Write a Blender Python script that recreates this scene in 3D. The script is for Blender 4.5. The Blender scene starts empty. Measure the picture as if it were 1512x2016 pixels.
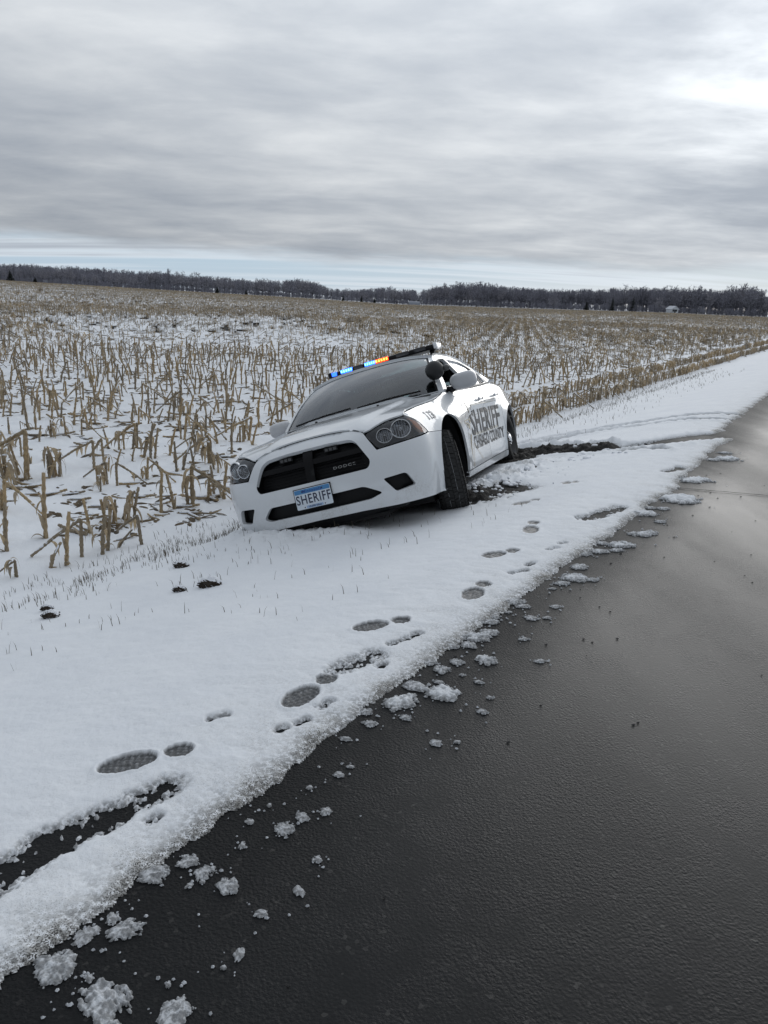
import bpy, bmesh, math, random
import numpy as np
from mathutils import Vector, Matrix
from mathutils.geometry import delaunay_2d_cdt

R = math.radians
scene = bpy.context.scene
COL = scene.collection
random.seed(7)
rng = np.random.default_rng(11)

# ------------------------------------------------------------------ camera
EYE = 1.50
PITCH, ROLL = 15.57, 2.3
cam_d = bpy.data.cameras.new('camera')
cam = bpy.data.objects.new('camera', cam_d)
COL.objects.link(cam)
cam_d.sensor_fit = 'VERTICAL'
cam_d.sensor_height = 36.0
cam_d.lens = 1514.0 / 2016.0 * 36.0
cam_d.clip_start = 0.05
cam_d.clip_end = 8000
fw = Vector((0, math.cos(R(PITCH)), -math.sin(R(PITCH))))
rt = Vector((1, 0, 0)); up = rt.cross(fw)
rt2 = rt * math.cos(R(ROLL)) + up * math.sin(R(ROLL))
up2 = up * math.cos(R(ROLL)) - rt * math.sin(R(ROLL))
m = Matrix((rt2, up2, -fw)).transposed().to_4x4()
m.translation = Vector((0, 0, EYE))
cam.matrix_world = m
scene.camera = cam

# ------------------------------------------------------------------ light
SUN_EL, SUN_AZ = 14.5, 24.0          # elevation above the horizon, clockwise from +Y
sun_dir = Vector((math.sin(R(SUN_AZ)) * math.cos(R(SUN_EL)), math.cos(R(SUN_AZ)) * math.cos(R(SUN_EL)), math.sin(R(SUN_EL))))
sun_d = bpy.data.lights.new('sun', 'SUN')
sun_d.energy = 0.65
sun_d.angle = R(38)
sun_d.color = (1.0, 0.975, 0.94)
sun = bpy.data.objects.new('sun', sun_d)
COL.objects.link(sun)
sun.rotation_euler = sun_dir.to_track_quat('Z', 'Y').to_euler()
sun.location = (30, 60, 40)

scene.view_settings.view_transform = 'Standard'
scene.view_settings.look = 'None'
scene.view_settings.gamma = 1
scene.view_settings.use_curve_mapping = False
scene.view_settings.exposure = 0.36
scene.render.engine = 'CYCLES'
scene.cycles.use_denoising = True
scene.cycles.max_bounces = 6
scene.cycles.transparent_max_bounces = 12


class NT:
    """Small helper for building node trees."""
    def __init__(self, tree):
        self.t = tree

    def n(self, kind, inputs=None, **props):
        nd = self.t.nodes.new(kind)
        for k, v in props.items():
            setattr(nd, k, v)
        for k, v in (inputs or {}).items():
            s = nd.inputs[k]
            if hasattr(v, 'is_output'):
                self.t.links.new(v, s)
            elif hasattr(v, 'outputs'):
                self.t.links.new(v.outputs[0], s)
            else:
                s.default_value = v
        return nd

    def math(self, op, a, b=None, c=None, clamp=False):
        ins = {0: a}
        if b is not None: ins[1] = b
        if c is not None: ins[2] = c
        return self.n('ShaderNodeMath', ins, operation=op, use_clamp=clamp).outputs[0]

    def ramp(self, fac, stops, interp='LINEAR'):
        nd = self.n('ShaderNodeValToRGB', {0: fac})
        cr = nd.color_ramp
        cr.interpolation = interp
        while len(cr.elements) < len(stops):
            cr.elements.new(0.5)
        for e, (p, c) in zip(cr.elements, stops):
            e.position = p
            e.color = c if len(c) == 4 else (*c, 1)
        return nd.outputs[0]

    def mix(self, fac, a, b, blend='MIX'):
        nd = self.n('ShaderNodeMix', data_type='RGBA', blend_type=blend)
        for idx, v in ((0, fac), (6, a), (7, b)):
            s = nd.inputs[idx]
            if hasattr(v, 'is_output'):
                self.t.links.new(v, s)
            else:
                s.default_value = v if idx == 0 or len(v) == 4 else (*v, 1)
        return nd.outputs[2]

    def smooth(self, v, a, b):
        nd = self.n('ShaderNodeMapRange', {0: v, 1: a, 2: b, 3: 0.0, 4: 1.0}, interpolation_type='SMOOTHSTEP')
        return nd.outputs[0]


def build_world():
    w = bpy.data.worlds.new('World')
    scene.world = w
    w.use_nodes = True
    t = w.node_tree
    t.nodes.clear()
    q = NT(t)
    out = q.n('ShaderNodeOutputWorld')
    sky = q.n('ShaderNodeTexSky', sky_type='NISHITA', sun_disc=False, sun_elevation=R(SUN_EL), sun_rotation=R(SUN_AZ), air_density=1.0, dust_density=0.2, ozone_density=1.2)
    d = q.n('ShaderNodeTexCoord').outputs['Generated']
    sp = q.n('ShaderNodeSeparateXYZ', {0: d})
    x, y, z = sp.outputs
    zc = q.math('ADD', q.math('MAXIMUM', z, 0.0), 0.11)
    px = q.math('DIVIDE', x, zc)
    py = q.math('DIVIDE', y, zc)
    # the cloud deck is streaked: stretched across the wind direction
    P = q.n('ShaderNodeCombineXYZ', {0: px, 1: py, 2: 0.0})
    Pr = q.n('ShaderNodeMapping', {'Vector': P, 'Rotation': (0, 0, R(8)), 'Scale': (0.85, 1.15, 1.0), 'Location': (3.3, 1.7, 0)})
    big = q.n('ShaderNodeTexNoise', {'Vector': Pr, 'Scale': 0.55, 'Detail': 3.0, 'Roughness': 0.5}).outputs[0]
    mid = q.n('ShaderNodeTexNoise', {'Vector': Pr, 'Scale': 1.7, 'Detail': 7.0, 'Roughness': 0.55, 'Distortion': 0.3}).outputs[0]
    fine = q.n('ShaderNodeTexNoise', {'Vector': Pr, 'Scale': 5.0, 'Detail': 5.0, 'Roughness': 0.6}).outputs[0]
    v = q.math('ADD', q.math('MULTIPLY', big, 0.5), q.math('ADD', q.math('MULTIPLY', mid, 0.38), q.math('MULTIPLY', fine, 0.12)))
    deck = q.ramp(v, [(0.36, CLOUD_DARK), (0.50, CLOUD_MID), (0.66, CLOUD_PALE)])
    # overcast sky is brighter overhead, duller low down
    grad = q.n('ShaderNodeMapRange', {0: z, 1: 0.0, 2: 0.55, 3: 0.54, 4: 1.10}).outputs[0]
    deck = q.mix(1.0, deck, q.n('ShaderNodeCombineColor', {0: grad, 1: grad, 2: grad}).outputs[0], 'MULTIPLY')
    # light of the veiled sun
    dot = q.n('ShaderNodeVectorMath', {0: d, 1: tuple(sun_dir)}, operation='DOT_PRODUCT').outputs['Value']
    dm = q.math('MAXIMUM', dot, 0.0)
    # the deck is duller on the side away from the veiled sun
    side = q.n('ShaderNodeMapRange', {0: dot, 1: -1.0, 2: 1.0, 3: 0.44, 4: 1.24}).outputs[0]
    deck = q.mix(1.0, deck, q.n('ShaderNodeCombineColor', {0: side, 1: side, 2: side}).outputs[0], 'MULTIPLY')
    g1 = q.math('MULTIPLY', q.math('POWER', dm, 150.0), 2.2)
    g2 = q.math('MULTIPLY', q.math('POWER', dm, 24.0), .62)
    g3 = q.math('MULTIPLY', q.math('POWER', dm, 4.0), .45)
    thin = q.smooth(v, 0.36, 0.62)
    gl = q.math('ADD', q.math('MULTIPLY', g1, q.math('MULTIPLY', thin, 1.6)), q.math('ADD', q.math('MULTIPLY', g2, q.math('ADD', thin, 0.35)), g3))
    glc = q.mix(1.0, q.n('ShaderNodeCombineColor', {0: gl, 1: gl, 2: gl}).outputs[0], (0.98, 1.0, 1.0), 'MULTIPLY')
    deck = q.mix(1.0, deck, glc, 'ADD')
    # the far rim of the deck: clear pale sky below it, crossed by thin bands
    r = q.math('SQRT', q.math('ADD', q.math('MULTIPLY', px, px), q.math('MULTIPLY', py, py)))
    edge_n = q.n('ShaderNodeTexNoise', {'Vector': P, 'Scale': 0.42, 'Detail': 5.0, 'Roughness': 0.6}).outputs[0]
    rr = q.math('ADD', r, q.math('MULTIPLY', q.math('SUBTRACT', edge_n, 0.5), 2.6))
    cover = q.math('SUBTRACT', 1.0, q.smooth(rr, 5.9, 6.9))
    band_n = q.n('ShaderNodeTexNoise', {'Vector': q.n('ShaderNodeMapping', {'Vector': P, 'Scale': (0.14, 1.3, 1.0), 'Rotation': (0, 0, R(-6))}), 'Scale': 1.0, 'Detail': 5.0, 'Roughness': 0.55}).outputs[0]
    bands = q.smooth(band_n, 0.42, 0.60)
    skyc = q.mix(0.92, sky.outputs[0], (3.3, 4.35, 5.5))
    lowb = q.mix(q.math('MULTIPLY', bands, 0.8), skyc, q.mix(1.0, (5.4, 5.9, 6.4), glc, 'ADD'))
    low = q.mix(q.math('MULTIPLY', q.smooth(band_n, 0.55, 0.68), 0.75), lowb, (2.9, 3.2, 3.7))
    col = q.mix(cover, low, deck)
    bg = q.n('ShaderNodeBackground', {'Color': col, 'Strength': 0.1})
    t.links.new(bg.outputs[0], out.inputs[0])


CLOUD_DARK, CLOUD_MID, CLOUD_PALE = (3.35, 3.74, 4.32), (4.60, 4.95, 5.40), (6.5, 6.78, 7.05)
build_world()


# ------------------------------------------------------------------ helpers
def link(o, parent=None):
    COL.objects.link(o)
    if parent is not None:
        o.parent = parent
    return o


def tag(o, label=None, category=None, group=None, kind=None):
    if label: o['label'] = label
    if category: o['category'] = category
    if group: o['group'] = group
    if kind: o['kind'] = kind
    return o


def ordinal(i):
    return '%d%s' % (i, 'th' if 10 <= i % 100 <= 20 else {1: 'st', 2: 'nd', 3: 'rd'}.get(i % 10, 'th'))


def ordered_labels(items, cat, group):
    """items: (bearing, object, look, place). Look-alikes in one place are told apart by their order from the left."""
    by = {}
    for it in items: by.setdefault((it[2], it[3]), []).append(it)
    for (look, place), L in by.items():
        L.sort(key=lambda q_: q_[0])
        for i, it in enumerate(L):
            tag(it[1], (look + ' ' + place).strip() if len(L) == 1 else '%s, %s from the left there' % ((look + ' ' + place).strip(), ordinal(i + 1)), cat, group)


def empty(name, loc=(0, 0, 0), rot=(0, 0, 0)):
    o = bpy.data.objects.new(name, None)
    o.empty_display_size = 0.1
    o.location = loc
    o.rotation_euler = rot
    return link(o)


def mesh_np(name, V, F, mat=None, parent=None, smooth=True, attrs=None, mats=None, fmat=None):
    """V (n,3) and F: list/array of faces of equal or mixed length -> one mesh object."""
    me = bpy.data.meshes.new(name)
    V = np.asarray(V, dtype=np.float32)
    if isinstance(F, np.ndarray):
        nf, k = F.shape
        me.vertices.add(len(V)); me.vertices.foreach_set('co', V.ravel())
        me.loops.add(nf * k); me.loops.foreach_set('vertex_index', F.astype(np.int32).ravel())
        me.polygons.add(nf)
        me.polygons.foreach_set('loop_start', np.arange(0, nf * k, k, dtype=np.int32))
        me.update(calc_edges=True)
    else:
        me.from_pydata([tuple(map(float, v)) for v in V], [], F)
        me.update()
    if smooth:
        me.polygons.foreach_set('use_smooth', np.ones(len(me.polygons), dtype=bool))
    for k, a in (attrs or {}).items():
        at = me.attributes.new(k, 'FLOAT', 'POINT')
        at.data.foreach_set('value', np.asarray(a, dtype=np.float32))
    for mm in ([mat] if mat else []) + list(mats or []):
        me.materials.append(mm)
    if fmat is not None:
        me.polygons.foreach_set('material_index', np.asarray(fmat, dtype=np.int32))
    o = bpy.data.objects.new(name, me)
    return link(o, parent)


class MB:
    """Collects shapes; build() links them as one mesh object."""
    def __init__(self):
        self.v = []; self.f = []; self.sharp = False

    def add(self, V, F):
        b = len(self.v)
        self.v += [tuple(map(float, p)) for p in V]
        self.f += [tuple(int(i) + b for i in f) for f in F]
        return self

    def box(self, c, s, rot=None, bev=0.0):
        bm = bmesh.new()
        bmesh.ops.create_cube(bm, size=1.0)
        for v in bm.verts:
            v.co = Vector((v.co.x * s[0], v.co.y * s[1], v.co.z * s[2]))
        if bev > 0:
            bmesh.ops.bevel(bm, geom=bm.edges[:], offset=bev, segments=2, affect='EDGES', profile=0.6)
        M = Matrix.Translation(Vector(c)) @ (rot.to_4x4() if rot is not None else Matrix())
        bm.transform(M)
        bm.verts.index_update()
        self.add([v.co for v in bm.verts], [[v.index for v in f.verts] for f in bm.faces])
        bm.free()
        return self

    def tube(self, pts, r, n=8, cap=True, flat=None):
        pts = [Vector(p) for p in pts]
        if not hasattr(r, '__len__'): r = [r] * len(pts)
        V = []; F = []
        ref = Vector((0.13, 0.21, 1)).normalized()
        for i, p in enumerate(pts):
            t = (pts[min(i + 1, len(pts) - 1)] - pts[max(i - 1, 0)]).normalized()
            a = t.cross(ref)
            if a.length < 1e-3: a = t.cross(Vector((1, 0, 0)))
            a.normalize(); b = t.cross(a)
            for k in range(n):
                an = 2 * math.pi * k / n
                V.append(p + (a * math.cos(an) + b * math.sin(an) * (flat or 1)) * r[i])
        for i in range(len(pts) - 1):
            for k in range(n):
                F.append((i * n + k, i * n + (k + 1) % n, (i + 1) * n + (k + 1) % n, (i + 1) * n + k))
        if cap:
            F.append(tuple(range(n))[::-1]); F.append(tuple(range((len(pts) - 1) * n, len(pts) * n)))
        return self.add(V, F)

    def lathe(self, prof, n=32, axis='y', c=(0, 0, 0), closed=False):
        """prof: (radius, along-axis) pairs."""
        V = []; F = []
        k = len(prof)
        for i in range(n):
            a = 2 * math.pi * i / n
            for (r, h) in prof:
                p = {'y': (r * math.cos(a), h, r * math.sin(a)), 'x': (h, r * math.cos(a), r * math.sin(a)), 'z': (r * math.cos(a), r * math.sin(a), h)}[axis]
                V.append((p[0] + c[0], p[1] + c[1], p[2] + c[2]))
        for i in range(n):
            j = (i + 1) % n
            for q in range(k if closed else k - 1):
                q2 = (q + 1) % k
                F.append((i * k + q, i * k + q2, j * k + q2, j * k + q))
        return self.add(V, F)

    def ball(self, c, s, rot=None, seg=20, ring=12):
        bm = bmesh.new()
        bmesh.ops.create_uvsphere(bm, u_segments=seg, v_segments=ring, radius=1.0)
        M = Matrix.Translation(Vector(c)) @ (rot.to_4x4() if rot is not None else Matrix()) @ Matrix.Diagonal((*s, 1))
        bm.transform(M); bm.verts.index_update()
        self.add([v.co for v in bm.verts], [[v.index for v in f.verts] for f in bm.faces])
        bm.free()
        return self

    def build(self, name, mat, parent=None, smooth=True, angle=35):
        me = bpy.data.meshes.new(name)
        me.from_pydata(self.v, [], self.f)
        me.materials.append(mat)
        bm = bmesh.new(); bm.from_mesh(me)
        bmesh.ops.recalc_face_normals(bm, faces=bm.faces[:])
        bm.to_mesh(me); bm.free()
        if smooth:
            me.polygons.foreach_set('use_smooth', np.ones(len(me.polygons), dtype=bool))
            me.set_sharp_from_angle(angle=R(angle))
        o = bpy.data.objects.new(name, me)
        return link(o, parent)


def mat(name, color=(0.5, 0.5, 0.5), rough=0.5, metal=0.0, coat=0.0, spec=0.5, emit=None, estr=0.0, noise=None, bump=None):
    """Principled material; noise=(scale, amount) varies the colour, bump=(scale, strength)."""
    mm = bpy.data.materials.new(name)
    mm.use_nodes = True
    t = mm.node_tree
    b = t.nodes['Principled BSDF']
    q = NT(t)
    b.inputs['Base Color'].default_value = (*color, 1)
    b.inputs['Roughness'].default_value = rough
    b.inputs['Metallic'].default_value = metal
    b.inputs['Coat Weight'].default_value = coat
    b.inputs['Coat Roughness'].default_value = 0.06
    b.inputs['Specular IOR Level'].default_value = spec
    if emit:
        b.inputs['Emission Color'].default_value = (*emit, 1)
        b.inputs['Emission Strength'].default_value = estr
    oc = q.n('ShaderNodeTexCoord').outputs['Object']
    if noise:
        nz = q.n('ShaderNodeTexNoise', {'Vector': oc, 'Scale': noise[0], 'Detail': 6.0, 'Roughness': 0.65}).outputs[0]
        lo = tuple(max(0, c * (1 - noise[1])) for c in color); hi = tuple(min(1, c * (1 + noise[1])) for c in color)
        t.links.new(q.ramp(nz, [(0.3, lo), (0.7, hi)]), b.inputs['Base Color'])
    if bump:
        nz = q.n('ShaderNodeTexNoise', {'Vector': oc, 'Scale': bump[0], 'Detail': 5.0, 'Roughness': 0.6}).outputs[0]
        bp = q.n('ShaderNodeBump', {'Height': nz, 'Strength': bump[1], 'Distance': 0.01})
        t.links.new(bp.outputs[0], b.inputs['Normal'])
    return mm
PRINTS = [
  ( (-0.888, 2.157), (-0.615, 2.293) ),
  ( (-0.338, 2.575), (-0.179, 2.847) ),
  ( (-0.119, 3.311), (0.142, 3.450) ),
  ( (0.447, 3.721), (0.581, 4.002) ),
  ( (0.616, 4.435), (0.848, 4.596) ),
  ( (0.984, 4.962), (1.076, 5.299) ),
  ( (1.029, 5.918), (1.254, 6.059) ),
  ( (1.577, 6.719), (1.730, 6.723) ),
]
MELT = [
  ( (-1.006, 1.603), (-0.900, 1.801) ),
  ( (-0.900, 1.801), (-0.779, 1.917) ),
  ( (-0.769, 1.929), (-0.639, 2.075) ),
  ( (-0.649, 1.903), (-0.635, 1.927) ),
  ( (-0.348, 2.411), (-0.321, 2.434) ),
  ( (-0.283, 2.470), (-0.253, 2.494) ),
  ( (-0.167, 2.903), (-0.016, 3.050) ),
  ( (0.059, 3.161), (0.183, 3.284) ),
  ( (0.001, 2.941), (0.022, 2.959) ),
  ( (-0.208, 2.585), (-0.177, 2.636) ),
  ( (-0.599, 2.487), (-0.559, 2.517) ),
  ( (0.735, 4.154), (0.842, 4.219) ),
  ( (0.863, 4.307), (0.908, 4.362) ),
  ( (1.045, 4.624), (1.103, 4.673) ),
  ( (1.142, 4.753), (1.181, 4.782) ),
  ( (1.456, 5.403), (1.618, 5.526) ),
  ( (1.606, 5.552), (1.821, 5.748) ),
  ( (2.659, 7.190), (2.905, 7.401) ),
  ( (2.878, 7.463), (3.193, 7.830) ),
  ( (3.136, 7.820), (3.447, 8.211) ),
  ( (3.745, 8.894), (4.033, 9.233) ),
  ( (-0.889, 1.575), (-0.845, 1.647) ),
  ( (-0.770, 1.687), (-0.745, 1.709) ),
]
EDGE = [
  ( (-0.809, 1.361), (-0.703, 1.519), (-0.579, 1.718), (-0.367, 2.054), (-0.076, 2.552), (0.229, 3.024), (0.651, 3.675), (1.170, 4.469), (1.407, 4.786), (1.620, 5.132), (1.852, 5.490), (2.541, 6.584), (3.168, 7.698), (3.907, 8.926), (4.409, 9.605) ),
]
CLUMPS = [
  (0.154, 2.794, 0.037), (0.258, 2.752, 0.062), (0.097, 2.662, 0.052), (-0.037, 2.583, 0.022), (-0.023, 2.499, 0.020), (-0.104, 2.394, 0.013),
  (0.111, 2.552, 0.017), (0.226, 3.009, 0.022), (0.340, 3.025, 0.025), (0.270, 2.948, 0.033), (0.352, 2.909, 0.009), (0.415, 2.853, 0.014),
  (0.251, 2.837, 0.014), (0.470, 3.053, 0.043), (0.409, 3.199, 0.034), (0.330, 3.180, 0.028), (0.455, 3.286, 0.055), (0.518, 3.344, 0.041),
  (0.538, 3.472, 0.036), (0.571, 3.536, 0.025), (0.648, 3.603, 0.015), (0.700, 3.754, 0.048), (0.736, 3.690, 0.030), (0.744, 3.554, 0.021),
  (0.907, 3.709, 0.019), (0.829, 3.551, 0.017), (0.676, 3.291, 0.021), (0.705, 3.067, 0.016), (1.102, 4.156, 0.062), (1.200, 4.134, 0.029),
  (1.016, 4.051, 0.033), (0.942, 3.962, 0.016), (1.384, 4.662, 0.040), (1.176, 4.350, 0.045), (1.442, 4.837, 0.035), (0.403, 2.617, 0.018),
  (0.215, 2.391, 0.019), (0.290, 2.402, 0.010), (0.447, 2.728, 0.012), (1.269, 4.586, 0.029), (1.985, 5.643, 0.080), (2.080, 5.818, 0.040),
  (2.177, 5.807, 0.046), (2.423, 6.135, 0.151), (2.023, 5.426, 0.037), (1.844, 5.124, 0.053), (1.770, 5.078, 0.062), (1.563, 4.813, 0.073),
  (1.498, 4.700, 0.039), (1.377, 4.658, 0.048), (1.440, 4.837, 0.035), (1.100, 4.139, 0.063), (1.199, 4.123, 0.028), (1.175, 4.333, 0.044),
  (1.014, 4.057, 0.034), (3.721, 8.369, 0.058), (3.610, 8.016, 0.112), (3.412, 7.931, 0.059), (2.835, 6.886, 0.119), (1.623, 5.191, 0.025),
  (1.289, 4.613, 0.027), (1.238, 4.582, 0.016), (0.754, 3.537, 0.026), (0.902, 3.700, 0.022), (0.835, 3.559, 0.014), (-0.708, 1.405, 0.060),
  (-0.565, 1.320, 0.060), (-0.591, 1.519, 0.041), (-0.576, 1.706, 0.047), (-0.495, 1.758, 0.033), (-0.441, 1.720, 0.034), (-0.369, 1.675, 0.038),
  (-0.408, 1.297, 0.046), (-0.441, 1.372, 0.009), (-0.675, 1.500, 0.029), (-0.252, 1.907, 0.039), (-0.207, 1.963, 0.024), (-0.113, 2.182, 0.021),
  (-0.201, 2.108, 0.014), (-0.140, 1.995, 0.021), (-0.183, 1.667, 0.018), (-0.145, 1.788, 0.017), (-0.268, 1.587, 0.016), (-0.328, 1.422, 0.009),
  (-0.298, 1.463, 0.016), (-0.313, 2.012, 0.009), (-0.360, 1.933, 0.015), (-0.361, 1.831, 0.012), (-0.440, 1.687, 0.010), (-0.470, 1.671, 0.011),
  (-0.627, 1.348, 0.008), (-0.621, 1.380, 0.010), (-0.629, 1.554, 0.021), (-0.077, 2.229, 0.012),
]
STALKS = [
  (-3.21, 6.20, 0.44, 'u', -0.10), (-3.05, 6.60, 0.61, 'u', -0.08), (-2.88, 5.62, 0.19, 'c', 0.00), (-2.85, 5.64, 0.17, 'b', -1.00), (-2.71, 5.89, 0.25, 'l', 0.50),
  (-2.60, 5.95, 0.46, 'u', -0.05), (-2.55, 6.16, 0.35, 'b', -1.00), (-2.41, 6.25, 0.37, 'u', -0.05), (-2.49, 6.39, 0.27, 'c', 0.00), (-2.40, 6.35, 0.34, 'u', 0.00),
  (-2.35, 6.43, 0.18, 'l', 0.50), (-2.16, 6.56, 0.31, 'b', -1.00), (-2.73, 6.85, 0.34, 'u', 0.00), (-2.66, 7.11, 0.31, 'c', 0.00), (-2.62, 7.20, 0.25, 'u', 0.00),
  (-2.59, 7.26, 0.30, 'l', 0.30), (-2.49, 7.23, 0.35, 'c', 0.00), (-2.46, 7.23, 0.36, 'u', -0.05), (-2.29, 7.58, 0.44, 'u', -0.08), (-2.19, 7.76, 0.39, 'u', 0.00),
  (-2.07, 7.89, 0.41, 'c', 0.00), (-2.04, 7.90, 0.46, 'b', 1.00), (-1.94, 8.17, 0.28, 'u', 0.00), (-1.93, 8.30, 0.25, 'b', 1.00), (-1.93, 8.43, 0.33, 'u', 0.00),
  (-1.79, 8.28, 0.40, 'u', 0.00), (-4.23, 8.41, 0.44, 'c', -0.10), (-4.33, 8.84, 0.39, 'u', 0.00), (-4.21, 8.72, 0.41, 'u', 0.05), (-4.20, 8.75, 0.60, 'b', -1.00),
  (-4.53, 9.59, 0.27, 'u', 0.00), (-4.43, 9.73, 0.19, 'u', 0.00), (-3.94, 8.71, 0.36, 'l', 0.20), (-3.92, 8.84, 0.39, 'c', 0.00), (-3.91, 8.91, 0.37, 'u', 0.00),
  (-3.68, 9.47, 0.38, 'b', -1.00), (-3.66, 9.76, 0.34, 'b', -1.00), (-3.41, 9.48, 0.24, 'u', 0.00), (-3.26, 8.54, 0.26, 'c', 0.00), (-3.21, 8.63, 0.29, 'b', -1.00),
  (-3.05, 8.49, 0.30, 'b', 1.00), (-3.90, 10.63, 0.34, 'l', -0.40), (-3.72, 10.48, 0.31, 'c', 0.00), (-3.64, 10.49, 0.28, 'b', -1.00), (-3.57, 10.69, 0.39, 'c', 0.00),
  (-3.54, 10.70, 0.39, 'b', -1.00), (-3.28, 10.14, 0.51, 'l', 0.10), (-3.25, 10.23, 0.40, 'c', 0.00), (-3.12, 9.95, 0.51, 'u', -0.05), (-3.11, 10.11, 0.42, 'u', -0.02),
  (-3.33, 9.85, 0.20, 'u', 0.00), (-2.82, 8.86, 0.29, 'b', 1.00), (-2.86, 8.90, 0.18, 'c', 0.00), (-2.70, 9.09, 0.23, 'b', -1.00), (-2.97, 10.32, 0.40, 'u', 0.10),
  (-3.06, 11.44, 0.40, 'b', 1.00), (-3.15, 11.60, 0.30, 'u', 0.00), (-3.03, 11.89, 0.34, 'u', 0.00), (-2.95, 11.94, 0.34, 'c', 0.00), (-2.82, 11.79, 0.36, 'b', 1.00),
  (-2.65, 10.62, 0.38, 'c', 0.00), (-2.67, 10.52, 0.28, 'b', -1.00), (-2.35, 9.81, 0.42, 'c', 0.00), (-2.29, 9.81, 0.38, 'c', 0.00), (-2.32, 9.87, 0.40, 'b', -1.00),
  (-2.11, 9.45, 0.23, 'b', 1.00), (-2.17, 9.55, 0.28, 'c', 0.00), (-2.60, 9.34, 0.41, 'u', -0.03), (-2.57, 9.46, 0.41, 'l', 0.25), (-2.43, 9.56, 0.30, 'u', 0.00),
  (-2.17, 10.59, 0.43, 'u', 0.00), (-2.56, 12.15, 0.40, 'u', 0.00), (-2.52, 11.31, 0.36, 'u', 0.00), (-2.28, 11.51, 0.14, 'u', 0.00), (-4.75, 12.22, 0.40, 'c', 0.00),
  (-4.83, 12.29, 0.27, 'l', 0.30), (-5.40, 13.52, 0.33, 'u', 0.00), (-5.38, 13.83, 0.30, 'b', 1.00), (-5.00, 13.63, 0.26, 'b', 1.00), (-4.32, 13.36, 0.41, 'u', -0.05),
  (-4.27, 13.68, 0.23, 'u', 0.00), (-4.12, 14.74, 0.43, 'u', 0.00), (-4.06, 14.83, 0.27, 'c', 0.00), (-3.67, 13.93, 0.29, 'c', 0.00), (-5.89, 12.93, 0.32, 'u', 0.00),
  (-3.54, 14.47, 0.28, 'b', 1.00), (-3.10, 15.16, 0.24, 'c', 0.00), (-3.34, 15.59, 0.21, 'b', -1.00), (-4.77, 9.30, 0.27, 'u', -0.05), (-3.83, 7.38, 0.42, 'u', 0.05),
  (-3.81, 7.38, 0.34, 'l', -0.30), (-3.78, 7.38, 0.26, 'u', 0.00), (-2.20, 11.52, 0.33, 'c', 0.00), (-2.13, 11.68, 0.41, 'b', -1.00), (-2.20, 11.82, 0.33, 'u', 0.00),
  (-2.01, 11.29, 0.35, 'u', 0.00), (-5.68, 11.77, 0.15, 'b', 1.00), (-3.32, 6.41, 0.20, 'u', -0.15),
]
# ================================================================== ground
# Road frame: s runs along the road edge away from the camera, n to its left (the ditch and the field).
DIRV = np.array([.515, .857]); DIRV /= np.linalg.norm(DIRV)
NLV = np.array([-DIRV[1], DIRV[0]]); ORG = np.array([-.83, 1.40])


def sn(x, y):
    dx, dy = x - ORG[0], y - ORG[1]
    return dx * DIRV[0] + dy * DIRV[1], dx * NLV[0] + dy * NLV[1]


def xy(s, n):
    return ORG[0] + s * DIRV[0] + n * NLV[0], ORG[1] + s * DIRV[1] + n * NLV[1]


def _hash(ix, iy, seed):
    h = (ix.astype(np.int64) * 374761393 + iy.astype(np.int64) * 668265263 + seed * 1442695041) & 0xFFFFFFFF
    h = ((h ^ (h >> 13)) * 1274126177) & 0xFFFFFFFF
    h = h ^ (h >> 16)
    return h


def perlin(x, y, seed=0):
    ix = np.floor(x); iy = np.floor(y); fx = x - ix; fy = y - iy
    u = fx * fx * fx * (fx * (fx * 6 - 15) + 10); v = fy * fy * fy * (fy * (fy * 6 - 15) + 10)
    def g(ox, oy):
        a = _hash(ix + ox, iy + oy, seed) * (2 * math.pi / 4294967296.0)
        return np.cos(a) * (fx - ox) + np.sin(a) * (fy - oy)
    return 1.5 * ((g(0, 0) * (1 - u) + g(1, 0) * u) * (1 - v) + (g(0, 1) * (1 - u) + g(1, 1) * u) * v)


def fbm(x, y, f, octs=4, seed=0, gain=.5):
    r = 0; a = 1.0; t = 0
    for k in range(octs):
        r = r + a * perlin(x * f + 17.3 * k, y * f - 9.1 * k, seed + k); t += a
        a *= gain; f *= 2.03
    return r / t


def st(a, b, x):
    t = np.clip((x - a) / (b - a), 0, 1)
    return t * t * (3 - 2 * t)


def seg_dist(x, y, pts):
    """Distance to a polyline and the side offset along it (0..1 of its length)."""
    best = np.full(x.shape, 1e9); along = np.zeros(x.shape)
    L = [0.0]
    for i in range(len(pts) - 1): L.append(L[-1] + math.dist(pts[i], pts[i + 1]))
    for i in range(len(pts) - 1):
        ax, ay = pts[i]; bx_, by_ = pts[i + 1]
        ex, ey = bx_ - ax, by_ - ay; l2 = ex * ex + ey * ey + 1e-12
        t = np.clip(((x - ax) * ex + (y - ay) * ey) / l2, 0, 1)
        d = np.hypot(x - ax - t * ex, y - ay - t * ey)
        m_ = d < best
        best = np.where(m_, d, best); along = np.where(m_, (L[i] + t * math.sqrt(l2)) / max(L[-1], 1e-6), along)
    return best, along


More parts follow.
